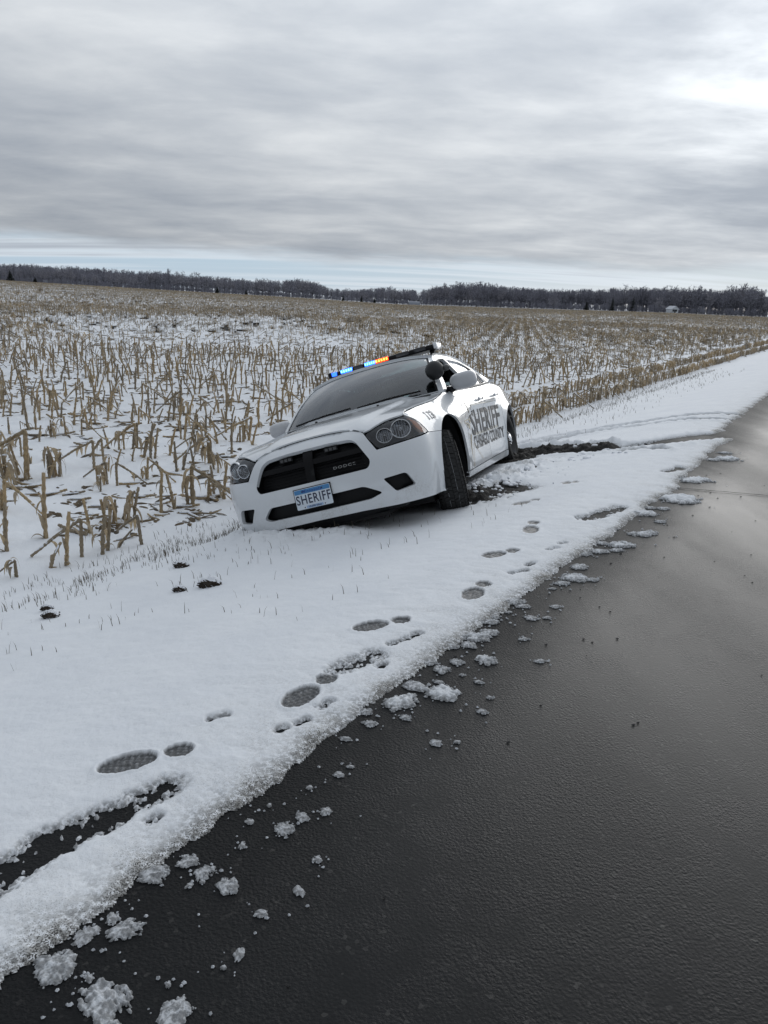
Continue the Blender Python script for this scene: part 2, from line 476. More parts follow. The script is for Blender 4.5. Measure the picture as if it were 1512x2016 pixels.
PRO_N = np.array([-9, .25, .55, .9, 1.28, 2.0, 2.6, 3.0, 3.4, 3.9, 4.6, 5.5, 1e5])
PRO_Z = np.array([0, 0, -.02, -.10, -.205, -.36, -.46, -.60, -.74, -.78, -.76, -.74, -.74])
_nn = np.linspace(-12, 12, 2401)
_zz = np.interp(_nn, PRO_N, PRO_Z)
_kk = np.exp(-.5 * (np.arange(-60, 61) / 16.0) ** 2); _kk /= _kk.sum()
_zz = np.convolve(np.pad(_zz, 60, mode='edge'), _kk, 'valid')
_far = -11.0     # other side of the road falls away too
RUT = [(1.40, 9.25), (1.70, 9.58), (2.0, 9.48), (2.25, 9.20), (2.46, 9.00)]
RUT2 = [(.10, 9.6), (.75, 10.05), (1.35, 10.35)]
BERM = [(0.80, 6.55), (0.95, 6.95), (1.19, 7.5), (1.50, 8.02), (1.85, 8.42), (2.12, 8.55)]
MUDF = [(0.76, 6.44), (0.92, 6.62), (1.10, 6.78)]
TRACKS = [([(1.5, 10.35), (1.95, 10.70), (2.7, 11.25), (3.5, 11.55), (4.3, 11.65), (5.2, 11.6), (6.4, 11.45)], .10, .045),
          ([(1.5, 10.0), (1.93, 10.35), (2.6, 10.85), (3.3, 11.10), (4.2, 11.10), (5.5, 10.9)], .09, .04),
          ([(2.3, 8.92), (2.7, 8.75), (3.2, 8.95), (4.0, 9.45), (5.1, 10.1), (6.0, 10.6)], .16, .048),
          ([(2.2, 8.72), (2.65, 8.45), (3.1, 8.45)], .06, .03)]
NOSE = [(-1.20, 6.05), (-.95, 5.78), (-.62, 5.62), (-.35, 5.60)]


def base_z(x, y):
    s, n = sn(x, y)
    z = np.where(n > -8.2, np.interp(n, _nn, _zz), np.interp(-n - 8.0, _nn, _zz))
    d = np.hypot(x, y)
    # the field swells to the left and dips in the middle before the woods
    tb = np.where(y > 0, x / np.maximum(y, .1), np.sign(x) * 9)
    lift_ = np.interp(tb, [-1.2, -.8, -.50, -.30, -.13, 0, .16, .33, .45, .6], [0, 2.6, 3.1, 1.5, .25, -1.3, -.75, .1, .0, 0])
    z = z + lift_ * st(40, 470, d) * (n > 3)
    z = z + .10 * fbm(x, y, .03, 3, 5) * st(20, 80, d)
    return z


def relief(x, y):
    """Churned soil near the car: rut, berm between the wheels, snow ploughed up by the nose."""
    z = np.zeros_like(x)
    m_ = (np.hypot(x - 1.2, y - 8) < 6.5)
    if not m_.any(): return z, z.copy(), z.copy()
    X, Y = x[m_], y[m_]
    lump = fbm(X, Y, 5.5, 5, 41, .62); lump2 = fbm(X, Y, 13, 4, 47, .6)
    dr, al = seg_dist(X, Y, RUT)
    wr = .50 * (1 - .45 * al)
    rut = 1 - st(wr * .55, wr * 1.15, dr + .06 * lump)
    dr2, _ = seg_dist(X, Y, RUT2); rut2 = 1 - st(.2, .36, dr2)
    db, ab = seg_dist(X, Y, BERM)
    wb = .30 - .12 * ab
    be = np.exp(-(db / wb) ** 2) * (1 - .8 * st(.55, 1.0, ab))
    dm, _ = seg_dist(X, Y, MUDF)
    mf = np.exp(-(dm / .19) ** 2)
    dn, _ = seg_dist(X, Y, NOSE)
    ns = np.exp(-(dn / .20) ** 2)
    zz = .075 * rut * (1 + 1.5 * lump + .5 * lump2) - .12 * rut2 + be * (.085 + .11 * lump + .04 * lump2) + .05 * ns * (1 + 1.0 * lump)
    rimr = np.exp(-((dr - wr * 1.15) / .10) ** 2) * (.05 + .07 * lump) * st(-.05, .12, Y - np.interp(X, [p[0] for p in RUT], [p[1] for p in RUT]))
    zz = zz + rimr * (1 - rut)
    mud = np.clip(rut * 1.25, 0, 1)
    mud = np.maximum(mud, np.clip(1.5 * mf * (.75 + 1.3 * lump), 0, 1))
    mud = np.maximum(mud, np.clip(be * st(.10, .40, lump + .35 * lump2) * 1.1 * st(.1, .3, ab + .25), 0, 1))
    crumb = np.clip(be + .6 * rimr / .05 * (dr < .6) + .5 * ns, 0, 1)
    z[m_] = zz
    a = np.zeros_like(x); a[m_] = mud
    b = np.zeros_like(x); b[m_] = crumb
    return z, a, b


_ed = np.array(EDGE[0])
_es, _en = sn(_ed[:, 0], _ed[:, 1])


def snow_field(x, y):
    """Depth of the snow cover (<= 0 where it has melted) with its dirt and slush amounts."""
    s, n = sn(x, y)
    d = np.hypot(x, y)
    near = d < 40
    e0 = np.interp(s, _es, _en, left=_en[0], right=0.0)
    amp = .018 + .05 * st(2.0, 6.0, s)
    e = e0 + amp * fbm(s, n * .7, 3.2, 4, 3, .6) * 1.4 + .012 * fbm(x, y, 24, 3, 8)
    q = n - e
    q2 = -9.0 - n + .1 * fbm(s, n, 1.5, 4, 9)          # far side of the road
    qq = np.maximum(q, q2)
    t = (.015 + .033 * st(.5, 1.8, n)) * (1 - np.exp(-np.maximum(qq, 0) / .055)) + np.minimum(qq, 0) * .6
    # crumbly rim, smoother further in
    rim = np.exp(-np.maximum(qq, 0) / .30)
    t = t + rim * (.006 * fbm(x, y, 12, 4, 12, .5) + .002 * fbm(x, y, 50, 3, 13, .6)) * (qq > -.06)
    t = t + np.where(near, .0050 * fbm(x * .8 + y * .3, y * 1.3, 9, 4, 15, .6) + .0016 * fbm(x, y, 45, 3, 16), 0)
    t = t + .012 * fbm(x, y, 1.1, 3, 17) * st(.3, 1.2, n)
    fld = st(3.6, 4.6, n)
    t = t + fld * (.035 * fbm(x, y, 1.6, 4, 19, .55) + .014 * np.cos(2 * math.pi * (n - 3.95) / .76))
    fdist = st(9, 60, d) * st(4.5, 5.5, n)
    t = t + fdist * (-.045 + .10 * fbm(s * .6, n, .9, 4, 23, .65))
    pack = np.zeros_like(x); dirt = np.zeros_like(x)
    dirt = np.maximum(dirt, (rim * .35 + .75 * np.exp(-(qq / .05) ** 2)) * (qq > -.1) * (.65 + .9 * fbm(x, y, 6, 3, 29)))
    k = d < 8
    X, Y = x[k], y[k]; tk = t[k]; pk = pack[k]; dk = dirt[k]
    # boot prints
    for a, b in PRINTS:
        tx, ty = a; hx, hy = b
        L = math.dist(a, b); W = .5 if False else 1.0
        mm = np.hypot(X - (tx + hx) / 2, Y - (ty + hy) / 2) < L
        if not mm.any(): continue
        xx = X[mm]; yy = Y[mm]
        ux, uy = (hx - tx) / L, (hy - ty) / L
        u = ((xx - tx) * ux + (yy - ty) * uy) / L; v = (-(xx - tx) * uy + (yy - ty) * ux) + .004 * fbm(xx, yy, 30, 2, 31)
        def ell(uc, ru, rv): return 1 - np.sqrt(((u - uc) / ru) ** 2 + (v / rv) ** 2)
        sole = np.maximum(ell(.30, .315, .056), ell(.22, .22, .050)); heel = ell(.845, .165, .042)
        f = np.maximum(sole, heel)
        msk = st(-.015, .055, f)
        lug = np.where(np.sin((u * L + v * .5) * 2 * math.pi / .030) * np.sin((u * L * .4 - v) * 2 * math.pi / .034) > .12, 1.0, 0.0)
        deep = .004 + .0065 * lug * (.7 + .9 * fbm(xx, yy, 22, 2, 34)) + .003 * fbm(xx, yy, 60, 2, 33)
        tt = tk[mm]
        rimb = np.exp(-((f + .09) / .10) ** 2) * .005
        tk[mm] = tt * (1 - msk) + np.minimum(tt, deep) * msk + rimb * (1 - msk)
        pk[mm] = np.maximum(pk[mm], msk * (.78 + .22 * (1 - lug)))
    # places melted or scuffed through to the asphalt
    for i, (a, b) in enumerate(MELT):
        dd, _ = seg_dist(X, Y, [a, b])
        mm = dd < .4
        if not mm.any(): continue
        if i > 20: continue
        wdt = .052 if i in (0, 1) else (.045 if i in (2, 6) else (.016 if i < 17 else .05))
        if i in (15, 16): wdt = .045
        if i in (17, 18, 19, 20): wdt = .035
        f = 1 - st(wdt * .3, wdt * 1.8, dd[mm] + (.02 if i < 15 else .035) * fbm(X[mm], Y[mm], 16, 3, 37))
        hole = .034 if i not in (0, 1, 2, 6, 7) else (.030 if i < 2 else .021)
        if 3 <= i <= 14: hole = .021
        tk[mm] = tk[mm] - f * hole * (1 + 1.7 * fbm(X[mm], Y[mm], 34, 3, 39, .7))
    t[k] = tk; pack[k] = pk; dirt[k] = dk
    # wheel tracks
    k = (np.hypot(x - 3, y - 10) < 6)
    X, Y = x[k], y[k]; tk = t[k]; pk = pack[k]
    for pts, w_, dp in TRACKS:
        dd, al = seg_dist(X, Y, pts)
        f = 1 - st(w_ * .6, w_ * 1.25, dd + .03 * fbm(X, Y, 9, 3, 43))
        bermy = np.exp(-((dd - w_ * 1.6) / (w_ * .6)) ** 2)
        tk = tk - f * dp * (1 + .35 * fbm(X, Y, 20, 3, 45)) + bermy * (.016 + .035 * fbm(X, Y, 12, 4, 46, .6)) * (1 - f)
        pk = np.maximum(pk, f * (.45 + .5 * fbm(X, Y, 14, 3, 48)))
    t[k] = tk; pack[k] = np.clip(pk, 0, 1)
    return t, pack, dirt


def mat_snow():
    mm = bpy.data.materials.new('snow'); mm.use_nodes = True
    t = mm.node_tree; b = t.nodes['Principled BSDF']; q = NT(t)
    at = lambda n: q.n('ShaderNodeAttribute', attribute_name=n).outputs['Fac']
    oc = q.n('ShaderNodeTexCoord').outputs['Object']
    n1 = q.n('ShaderNodeTexNoise', {'Vector': oc, 'Scale': 2.2, 'Detail': 5.0, 'Roughness': .6}).outputs[0]
    n2 = q.n('ShaderNodeTexNoise', {'Vector': oc, 'Scale': 70.0, 'Detail': 3.0, 'Roughness': .6}).outputs[0]
    n3 = q.n('ShaderNodeTexNoise', {'Vector': oc, 'Scale': 260.0, 'Detail': 2.0}).outputs[0]
    col = q.ramp(n1, [(.3, (.735, .76, .795)), (.7, (.80, .82, .845))])
    wet = q.math('MULTIPLY', q.math('ADD', at('dirt'), 0.0), q.smooth(n2, .30, .62), clamp=True)
    col = q.mix(q.math('MULTIPLY', wet, .75, clamp=True), col, (.36, .33, .26))
    grit = q.math('MULTIPLY', q.smooth(q.math('ADD', n3, q.math('MULTIPLY', at('dirt'), .12)), .60, .66), q.math('MULTIPLY', at('dirt'), 1.6, clamp=True))
    col = q.mix(grit, col, (.05, .045, .04))
    pk = q.math('MULTIPLY', at('pack'), q.math('ADD', .75, q.math('MULTIPLY', n2, .6)), clamp=True)
    col = q.mix(q.math('MULTIPLY', pk, .95), col, (.050, .052, .054))
    thin = q.math('SUBTRACT', 1.0, q.smooth(at('depth'), .002, .016))
    col = q.mix(q.math('MULTIPLY', thin, q.math('MULTIPLY', q.smooth(n2, .35, .6), .7)), col, (.09, .09, .09))
    t.links.new(col, b.inputs['Base Color'])
    t.links.new(q.math('SUBTRACT', .75, q.math('MULTIPLY', pk, .35)), b.inputs['Roughness'])
    b.inputs['Specular IOR Level'].default_value = .25
    cd = q.n('ShaderNodeCameraData').outputs['View Distance'] if False else None
    h = q.math('ADD', q.math('MULTIPLY', n2, .6), q.math('MULTIPLY', n3, .4))
    bp = q.n('ShaderNodeBump', {'Height': h, 'Strength': .55, 'Distance': .007})
    t.links.new(bp.outputs[0], b.inputs['Normal'])
    return mm


SNOW = mat_snow()


def polar(radii, ang):
    rr, aa = np.meshgrid(radii, ang, indexing='ij')
    return rr * np.sin(aa), rr * np.cos(aa)


def build_ground():
    # distances and bearings of the sheet's vertices: dense where it is near, coarse far off and behind
    radii = np.r_[np.geomspace(.25, .9, 14)[:-1], np.geomspace(.9, 6, 560)[:-1], np.geomspace(6, 30, 260)[:-1], np.geomspace(30, 3000, 110)]
    ang = np.r_[np.radians(np.linspace(-180, -40, 50))[:-1], np.radians(np.linspace(-40, 40, 560))[:-1], np.radians(np.linspace(40, 180, 50))[:-1]]
    na = len(ang); nr = len(radii)
    x, y = polar(radii, ang)
    x, y = x.ravel(), y.ravel()
    z = base_z(x, y); rl, mud, crumb = relief(x, y)
    t, pack, dirt = snow_field(x, y)
    k = crumb > .02
    t[k] = t[k] + crumb[k] * (.012 + .05 * fbm(x[k], y[k], 16, 4, 51, .65))
    t = t - mud * .11 * (1 + 1.1 * fbm(x, y, 17, 4, 53, .65))
    dirt = np.maximum(dirt, crumb * .45 * st(-.1, .3, fbm(x, y, 4, 3, 57)))
    zs = z + rl + np.where(t > 0, t, np.maximum(t * 1.0, -.035))
    I = np.arange(nr * na).reshape(nr, na)
    a = I[:-1, :]; bq = np.roll(I, -1, 1)[:-1, :]; c = np.roll(I, -1, 1)[1:, :]; dq = I[1:, :]
    F = np.stack([a, dq, c, bq], -1).reshape(-1, 4)
    keep = (t[F] > 0).any(1)
    F = F[keep]
    used = np.unique(F); mp = np.full(nr * na, -1); mp[used] = np.arange(len(used))
    V = np.stack([x, y, zs], 1)[used]
    o = mesh_np('snow_cover', V, mp[F], SNOW, attrs={'pack': pack[used], 'dirt': np.clip(dirt[used], 0, 1), 'depth': np.maximum(t[used], 0)})
    tag(o, kind='structure')
    # soil under it
    soil = bpy.data.materials.new('soil'); soil.use_nodes = True
    tt = soil.node_tree; b = tt.nodes['Principled BSDF']; q = NT(tt)
    oc = q.n('ShaderNodeTexCoord').outputs['Object']
    n1 = q.n('ShaderNodeTexNoise', {'Vector': oc, 'Scale': 9.0, 'Detail': 8.0, 'Roughness': .7}).outputs[0]
    n2 = q.n('ShaderNodeTexNoise', {'Vector': oc, 'Scale': 55.0, 'Detail': 5.0, 'Roughness': .7}).outputs[0]
    tt.links.new(q.ramp(n1, [(.3, (.004, .0035, .003)), (.62, (.012, .009, .007)), (.82, (.035, .027, .019))]), b.inputs['Base Color'])
    tt.links.new(q.math('SUBTRACT', .95, q.math('MULTIPLY', n1, .35)), b.inputs['Roughness'])
    bp = q.n('ShaderNodeBump', {'Height': q.math('ADD', n1, q.math('MULTIPLY', n2, .5)), 'Strength': .9, 'Distance': .05})
    tt.links.new(bp.outputs[0], b.inputs['Normal'])
    ss, nn_ = np.meshgrid(np.linspace(2.5, 13.5, 440), np.linspace(.62, 5.2, 184), indexing='ij')
    X, Y = xy(ss.ravel(), nn_.ravel())
    rl, mud, crumb = relief(X, Y)
    Z = base_z(X, Y) + rl - .004 + .02 * fbm(X, Y, 18, 4, 61, .6) * np.clip(mud, 0, 1) - .025 * (1 - np.clip(mud * 3, 0, 1))
    I = np.arange(440 * 184).reshape(440, 184)
    F = np.stack([I[:-1, :-1], I[1:, :-1], I[1:, 1:], I[:-1, 1:]], -1).reshape(-1, 4)
    tag(mesh_np('churned_soil', np.stack([X, Y, Z], 1), F, soil), kind='structure')
    radii = np.r_[np.geomspace(.3, 60, 60), np.geomspace(60, 3000, 30)[1:]]; ang = np.radians(np.linspace(-180, 180, 121))[:-1]
    x, y = polar(radii, ang); x, y = x.ravel(), y.ravel()
    s, n = sn(x, y)
    z = base_z(x, y) - np.where((n < 1.0) & (n > -9.5), .10, np.where(np.hypot(x - 1.2, y - 8) < 6, .30, .03 + .12 * st(10, 20, np.hypot(x, y))))
    I = np.arange(len(x)).reshape(len(radii), 120); J = np.roll(I, -1, 1)
    F = np.stack([I[:-1], I[1:], J[1:], J[:-1]], -1).reshape(-1, 4)
    tag(mesh_np('field_soil', np.stack([x, y, z], 1), F, soil), kind='structure')

    # the road: wet asphalt, slightly crowned
    asp = bpy.data.materials.new('wet_asphalt'); asp.use_nodes = True
    tt = asp.node_tree; b = tt.nodes['Principled BSDF']; q = NT(tt)
    oc = q.n('ShaderNodeTexCoord').outputs['Object']
    stone = q.n('ShaderNodeTexVoronoi', {'Vector': oc, 'Scale': 120.0, 'Randomness': 1.0}, feature='SMOOTH_F1').outputs['Distance']
    grain = q.n('ShaderNodeTexNoise', {'Vector': oc, 'Scale': 130.0, 'Detail': 4.0, 'Roughness': .6}).outputs[0]
    mid = q.n('ShaderNodeTexNoise', {'Vector': oc, 'Scale': 6.0, 'Detail': 5.0, 'Roughness': .6}).outputs[0]
    big = q.n('ShaderNodeTexNoise', {'Vector': q.n('ShaderNodeMapping', {'Vector': oc, 'Rotation': (0, 0, R(31)), 'Scale': (1.6, .35, 1)}), 'Scale': .9, 'Detail': 4.0}).outputs[0]
    # distance from the snow edge: damp rough strip by the verge, a film of water in the lane
    dist = q.n('ShaderNodeVectorMath', {0: oc, 1: (NLV[0], NLV[1], 0)}, operation='DOT_PRODUCT').outputs['Value']
    nn0 = float(ORG @ NLV)
    film = q.smooth(q.math('ADD', q.math('SUBTRACT', nn0, dist), q.math('MULTIPLY', q.math('SUBTRACT', mid, .5), .35)), .05, .65)
    col = q.ramp(q.math('ADD', q.math('MULTIPLY', grain, .6), q.math('MULTIPLY', mid, .4)), [(.3, (.0035, .004, .0045)), (.7, (.011, .0115, .0125))])
    speck = q.smooth(q.n('ShaderNodeTexVoronoi', {'Vector': oc, 'Scale': 95.0}).outputs['Color'], .86, .95)
    col = q.mix(q.math('MULTIPLY', speck, .5), col, (.06, .058, .055))
    tt.links.new(col, b.inputs['Base Color'])
    rough = q.math('ADD', q.math('SUBTRACT', .62, q.math('MULTIPLY', film, .20)), q.math('MULTIPLY', q.math('SUBTRACT', big, .5), .25))
    tt.links.new(rough, b.inputs['Roughness'])
    b.inputs['Specular IOR Level'].default_value = .16
    h = q.math('ADD', q.math('MULTIPLY', stone, -.55), q.math('ADD', q.math('MULTIPLY', grain, .8), q.math('MULTIPLY', mid, .35)))
    bp = q.n('ShaderNodeBump', {'Height': h, 'Strength': q.math('MULTIPLY', q.math('SUBTRACT', 1.1, q.math('MULTIPLY', film, .65)), q.math('ADD', .25, q.math('MULTIPLY', q.smooth(q.math('ADD', q.math('MULTIPLY', big, .5), q.math('MULTIPLY', mid, .5)), .36, .62), .95))), 'Distance': .006})
    tt.links.new(bp.outputs[0], b.inputs['Normal'])
    ss = np.r_[-80, -30, np.linspace(-8, 30, 120), np.geomspace(32, 900, 30)]; ns = np.linspace(.85, -9.8, 60)
    S_, N_ = np.meshgrid(ss, ns, indexing='ij')
    X, Y = xy(S_.ravel(), N_.ravel())
    Z = np.minimum(0, base_z(X, Y) - .004 - .10 * st(.5, .85, N_.ravel()))
    I = np.arange(len(ss) * 60).reshape(len(ss), 60)
    F = np.stack([I[:-1, :-1], I[:-1, 1:], I[1:, 1:], I[1:, :-1]], -1).reshape(-1, 4)
    tag(mesh_np('road', np.stack([X, Y, Z], 1), F, asp), kind='structure')
    # transverse crack, a ragged dark strip
    pts = [(2.45, 6.55), (2.75, 6.50), (3.1, 6.42), (3.6, 6.32), (4.2, 6.2), (5.5, 5.95), (7.5, 5.5)]
    P = []
    for i in range(len(pts) - 1):
        for k in range(14):
            f = k / 14; P.append((pts[i][0] * (1 - f) + pts[i + 1][0] * f, pts[i][1] * (1 - f) + pts[i + 1][1] * f))
    P = np.array(P); P[:, 1] += .012 * fbm(P[:, 0], P[:, 1], 9, 3, 71)
    w_ = .010 + .006 * fbm(P[:, 0], P[:, 1], 12, 2, 72)
    V = np.vstack([np.stack([P[:, 0], P[:, 1] + w_, np.full(len(P), .004)], 1), np.stack([P[:, 0], P[:, 1] - w_, np.full(len(P), .004)], 1)])
    n = len(P)
    tag(mesh_np('road_crack', V, [(i, n + i, n + i + 1, i + 1) for i in range(n - 1)], mat('crack_dark', (.006, .006, .006), .9), smooth=False), kind='structure')


build_ground()
# ================================================================== far side of the field: woods, houses
bark = mat('bark_grey', (.15, .15, .17), .9)
twig = mat('frosted_twigs', (.25, .25, .29), .9)
twig_pale = mat('pale_twigs', (.34, .33, .36), .9)
needle = mat('fir_needles', (.012, .018, .014), .9)


def tree_meshes(rnd, H, spread, ntw, base=.28, trunks=1):
    """Bare winter tree of height H: (trunk with limbs, round crown of fine twigs) as two meshes."""
    T = MB(); ends = []
    rx, rz, zc = spread * H * .62, H * (.5 - base * .5), H * (.5 + base * .5)
    for tk in range(trunks):
        x0 = rnd.uniform(-.14, .14) * H * (trunks > 1)
        fork = H * rnd.uniform(base + .10, base + .28)
        T.tube([(x0, 0, -.4), (x0 * 1.1, 0, fork * .5), (x0 * 1.2, 0, fork)], [H * .022, H * .018, H * .015], n=5, cap=False)
        for i in range(15):
            a = rnd.uniform(0, 2 * math.pi); el = rnd.uniform(-.5, 1.5)
            e = Vector((x0 + math.cos(a) * math.cos(el) * rx, math.sin(a) * math.cos(el) * rx, zc + math.sin(el) * rz)) * 1.0
            e = Vector((x0, 0, zc)).lerp(e, rnd.uniform(.75, .98))
            p = Vector((x0 * 1.2, 0, fork * rnd.uniform(.7, 1.0)))
            if e.z < fork: p = Vector((x0 * 1.1, 0, max(.1 * H, e.z - .12 * H)))
            m1 = p.lerp(e, .45) + Vector((rnd.gauss(0, .02) * H, rnd.gauss(0, .02) * H, rnd.uniform(0, .03) * H))
            T.tube([p, m1, e], [H * .010, H * .007, H * .003], n=3, cap=False)
            ends += [(m1, e), (p.lerp(m1, .6), m1)]
            for k in range(4):
                b0 = m1.lerp(e, rnd.uniform(-.3, 1)); d = Vector((rnd.gauss(0, 1), rnd.gauss(0, 1), rnd.uniform(-.2, 1.2))).normalized()
                e2 = b0 + d * H * rnd.uniform(.07, .16); T.tube([b0, e2], [H * .004, H * .0018], n=3, cap=False); ends.append((b0, e2))
    V = []; F = []
    for i in range(ntw):
        b0, e = rnd.choice(ends); p = b0.lerp(e, rnd.random() ** .7)
        d = (Vector((rnd.gauss(0, .6), rnd.gauss(0, .6), rnd.uniform(-.3, .9))) + (e - b0).normalized() * .5).normalized()
        L = H * rnd.uniform(.03, .085); w = Vector((rnd.uniform(-1, 1), rnd.uniform(-1, 1), rnd.uniform(-.3, .3))).normalized() * H * .0034
        q_ = p + d * L; r_ = math.hypot((q_.x) / rx, q_.y / rx) ** 2 + ((q_.z - zc) / rz) ** 2
        if r_ > 1.15: L *= .45
        n = len(V); V += [p - w, p + w, p + d * L]; F.append((n, n + 1, n + 2))
    a = T.build('trunk', bark, None, smooth=False).data
    c = mesh_np('crown', np.array(V), F, twig, smooth=False).data
    return a, c


def far_xy(px, D):
    tb = (px - 756) / 1514 + .0
    y = D / math.sqrt(1 + tb * tb); return tb * y, y


def build_far():
    rnd = random.Random(5)
    kinds = [tree_meshes(rnd, 10.0, s_, n_, b_, k_) for s_, n_, b_, k_ in ((.50, 2400, .16, 1), (.60, 2800, .12, 1), (.46, 2200, .24, 1), (.66, 3000, .10, 1), (.58, 2600, .16, 2), (.44, 2000, .08, 1))]
    for o in [o for o in COL.objects if o.name.split('.')[0] in ('trunk', 'crown') and o.parent is None]:
        bpy.data.objects.remove(o)
    pale = []
    for a, c in kinds:
        c2 = c.copy(); c2.materials[0] = twig_pale; pale.append((a, c2))

    def tree(px, D, H, label, group, pal=False, wide=1.0):
        x, y = far_xy(px, D)
        z = float(base_z(np.array([x]), np.array([y]))[0])
        a, c = rnd.choice(pale if pal else kinds)
        e = empty('bare_tree', (x, y, z - .2), (0, 0, rnd.uniform(0, 6.28)))
        e.scale = (H / 10 * wide, H / 10 * wide, H / 10)
        tag(e, label, 'tree', group)
        for nm, me in (('trunk', a), ('crown', c)):
            o = bpy.data.objects.new(nm, me); link(o, e)
        return e
    # tops read off the photograph's skyline: (pixel column, height in metres at its distance)
    colx = [0, 60, 120, 200, 260, 300, 340, 420, 500, 560, 610, 640, 690, 740, 800, 850, 900, 960, 1040, 1100, 1160, 1230, 1300, 1380, 1435, 1462, 1475, 1495, 1530]
    hgt = [9.0, 9.5, 10, 8.5, 8, 11.0, 11.5, 10.5, 10, 11.5, 11, 7.5, 8.0, 10.5, 9.5, 13.5, 14.5, 14.5, 13, 12.8, 14, 15.5, 15.5, 15.5, 18, 13, 6, 10, 12]
    px = 0.0; i = 0; rows_ = []
    while px < 1470:
        right = px > 815
        H = float(np.interp(px, colx, hgt)) * rnd.uniform(.74, 1.14)
        D = (rnd.uniform(490, 520) if right else rnd.uniform(468, 500))
        g = 'bare trees of the wood beyond the field' if right else 'bare trees along the low far tree line'
        lb = 'dark bare tree at the front of the right-hand wood' if right else 'small grey bare tree in the far left tree line'
        e = tree(px, D, H, lb, g, pal=(not right and rnd.random() < .6) or rnd.random() < .2, wide=rnd.uniform(.8, 1.15))
        rows_.append((px, e, lb, ''))
        px += rnd.uniform(6.0, 9.5) if right else rnd.uniform(7, 11)
        i += 1
    ordered_labels([r_ for r_ in rows_ if r_[0] > 815], 'tree', 'bare trees of the wood beyond the field')
    ordered_labels([r_ for r_ in rows_ if r_[0] <= 815], 'tree', 'bare trees along the low far tree line')
    tree(1431, 486, 17.6, 'tallest rounded bare tree at the right end of the far wood', None, wide=1.35)
    tree(1462, 500, 9.5, 'low pale bare tree just right of the tallest tree', None, True, 1.2)
    tree(1506, 520, 11.5, 'dark bushy bare tree beside the white house at the right edge', None, False, 1.5)
    tree(1262, 476, 8.6, 'low pale rounded bare tree left of the small white house', None, True, 1.6)
    tree(1060, 480, 7.5, 'low pale shrubby bare tree in front of the dark wood', None, True, 1.5)
    tree(560, 470, 11.0, 'broad dark rounded bare tree in the middle of the far tree line', None, False, 1.5)
    tree(605, 472, 9.8, 'rounded bare tree right of the broad dark one', None, False, 1.5)
    tree(400, 470, 10.0, 'spreading dark bare tree in the left part of the tree line', None, False, 1.3)

    # firs
    def fir(px, D, H, w, label):
        x, y = far_xy(px, D); z = float(base_z(np.array([x]), np.array([y]))[0])
        e = empty('fir_tree', (x, y, z)); tag(e, label, 'tree', 'dark evergreens along the tree line')
        MB().tube([(0, 0, -.2), (0, 0, H * .9)], [H * .03, H * .005], n=5).build('trunk', bark, e)
        V = []; F = []
        for k in range(380):
            f = rnd.random() ** .8; r = (1 - f) * w * rnd.uniform(.45, 1.0); a = rnd.uniform(0, 6.28)
            p = Vector((0, 0, H * (.06 + .94 * f))); t = p + Vector((math.cos(a) * r, math.sin(a) * r, -r * .35 + .05)); s_ = Vector((-math.sin(a), math.cos(a), 0)) * (.12 + r * .22)
            n = len(V); V += [p, t - s_, t + s_, t + Vector((math.cos(a), math.sin(a), -.5)) * .2 * r]; F += [(n, n + 1, n + 3), (n, n + 3, n + 2)]
        mesh_np('crown', np.array(V), F, needle, e, smooth=False)
    for px, D, H, w, lb in ((31, 462, 6.0, 2.6, 'round dark evergreen at the far left edge of the field'), (78, 462, 3.2, 1.6, 'smaller dark evergreen right of the round one at far left'),
                            (423, 462, 4.6, 1.6, 'dark evergreen low in the left part of the tree line'), (478, 462, 3.4, 1.3, 'short dark evergreen left of the middle of the tree line'),
                            (662, 464, 3.2, 1.4, 'first of the small dark evergreens left of the grey shed'), (697, 464, 4.4, 1.2, 'pointed dark evergreen, tallest of those left of the shed'), (722, 464, 3.4, 1.2, 'small dark evergreen nearest the grey shed'),
                            (1124, 474, 5.6, 2.2, 'broad dark evergreen in front of the right-hand wood'), (1173, 474, 8.6, 2.0, 'tall pointed dark evergreen in front of the right-hand wood'), (1212, 490, 9.6, 2.3, 'dark evergreen between the pointed one and the white house')):
        fir(px, D, H, w, lb)

    # the mass of the woods behind, one object, its trees instanced
    pts = []; scl = []; 
    for k in range(1500):
        px = rnd.uniform(-150, 1700)
        if 1466 < px < 1486: continue
        right = px > 815
        D = rnd.uniform(520, 640) if right else rnd.uniform(500, 640)
        H = float(np.interp(px, colx, hgt)) * rnd.uniform(.75, .98) * (D / 500) ** .85
        x, y = far_xy(px, D); pts.append((x, y, float(base_z(np.array([x]), np.array([y]))[0]) - .3)); scl.append(H / 10)
    for k in range(500):        # higher wooded rise far off on the left
        px = rnd.uniform(-200, 330); D = rnd.uniform(900, 1000); x, y = far_xy(px, D)
        pts.append((x, y, float(base_z(np.array([x]), np.array([y]))[0]) + .0)); scl.append(rnd.uniform(1.5, 2.0))
    for k in range(2000):        # undergrowth along the wood's foot
        px = rnd.uniform(-100, 1466); D = rnd.uniform(484, 545); x, y = far_xy(px, D)
        if abs(px - 1287) < 12: continue
        pts.append((x, y, float(base_z(np.array([x]), np.array([y]))[0]) - .5)); scl.append(rnd.uniform(.26, .55) * (1 if px > 815 else .75))
    both = []
    for a, c in kinds[:5]:
        bm = bmesh.new(); bm.from_mesh(a); bm.from_mesh(c)
        me = bpy.data.meshes.new('wood_tree'); bm.to_mesh(me); bm.free(); me.materials.append(twig)
        both.append(me)
    o = scatter('far_woods', np.array(pts), np.array(scl), None, both, tilt=0)
    tag(o, 'grey mass of bare woods behind the first trees', 'woods', kind='stuff')

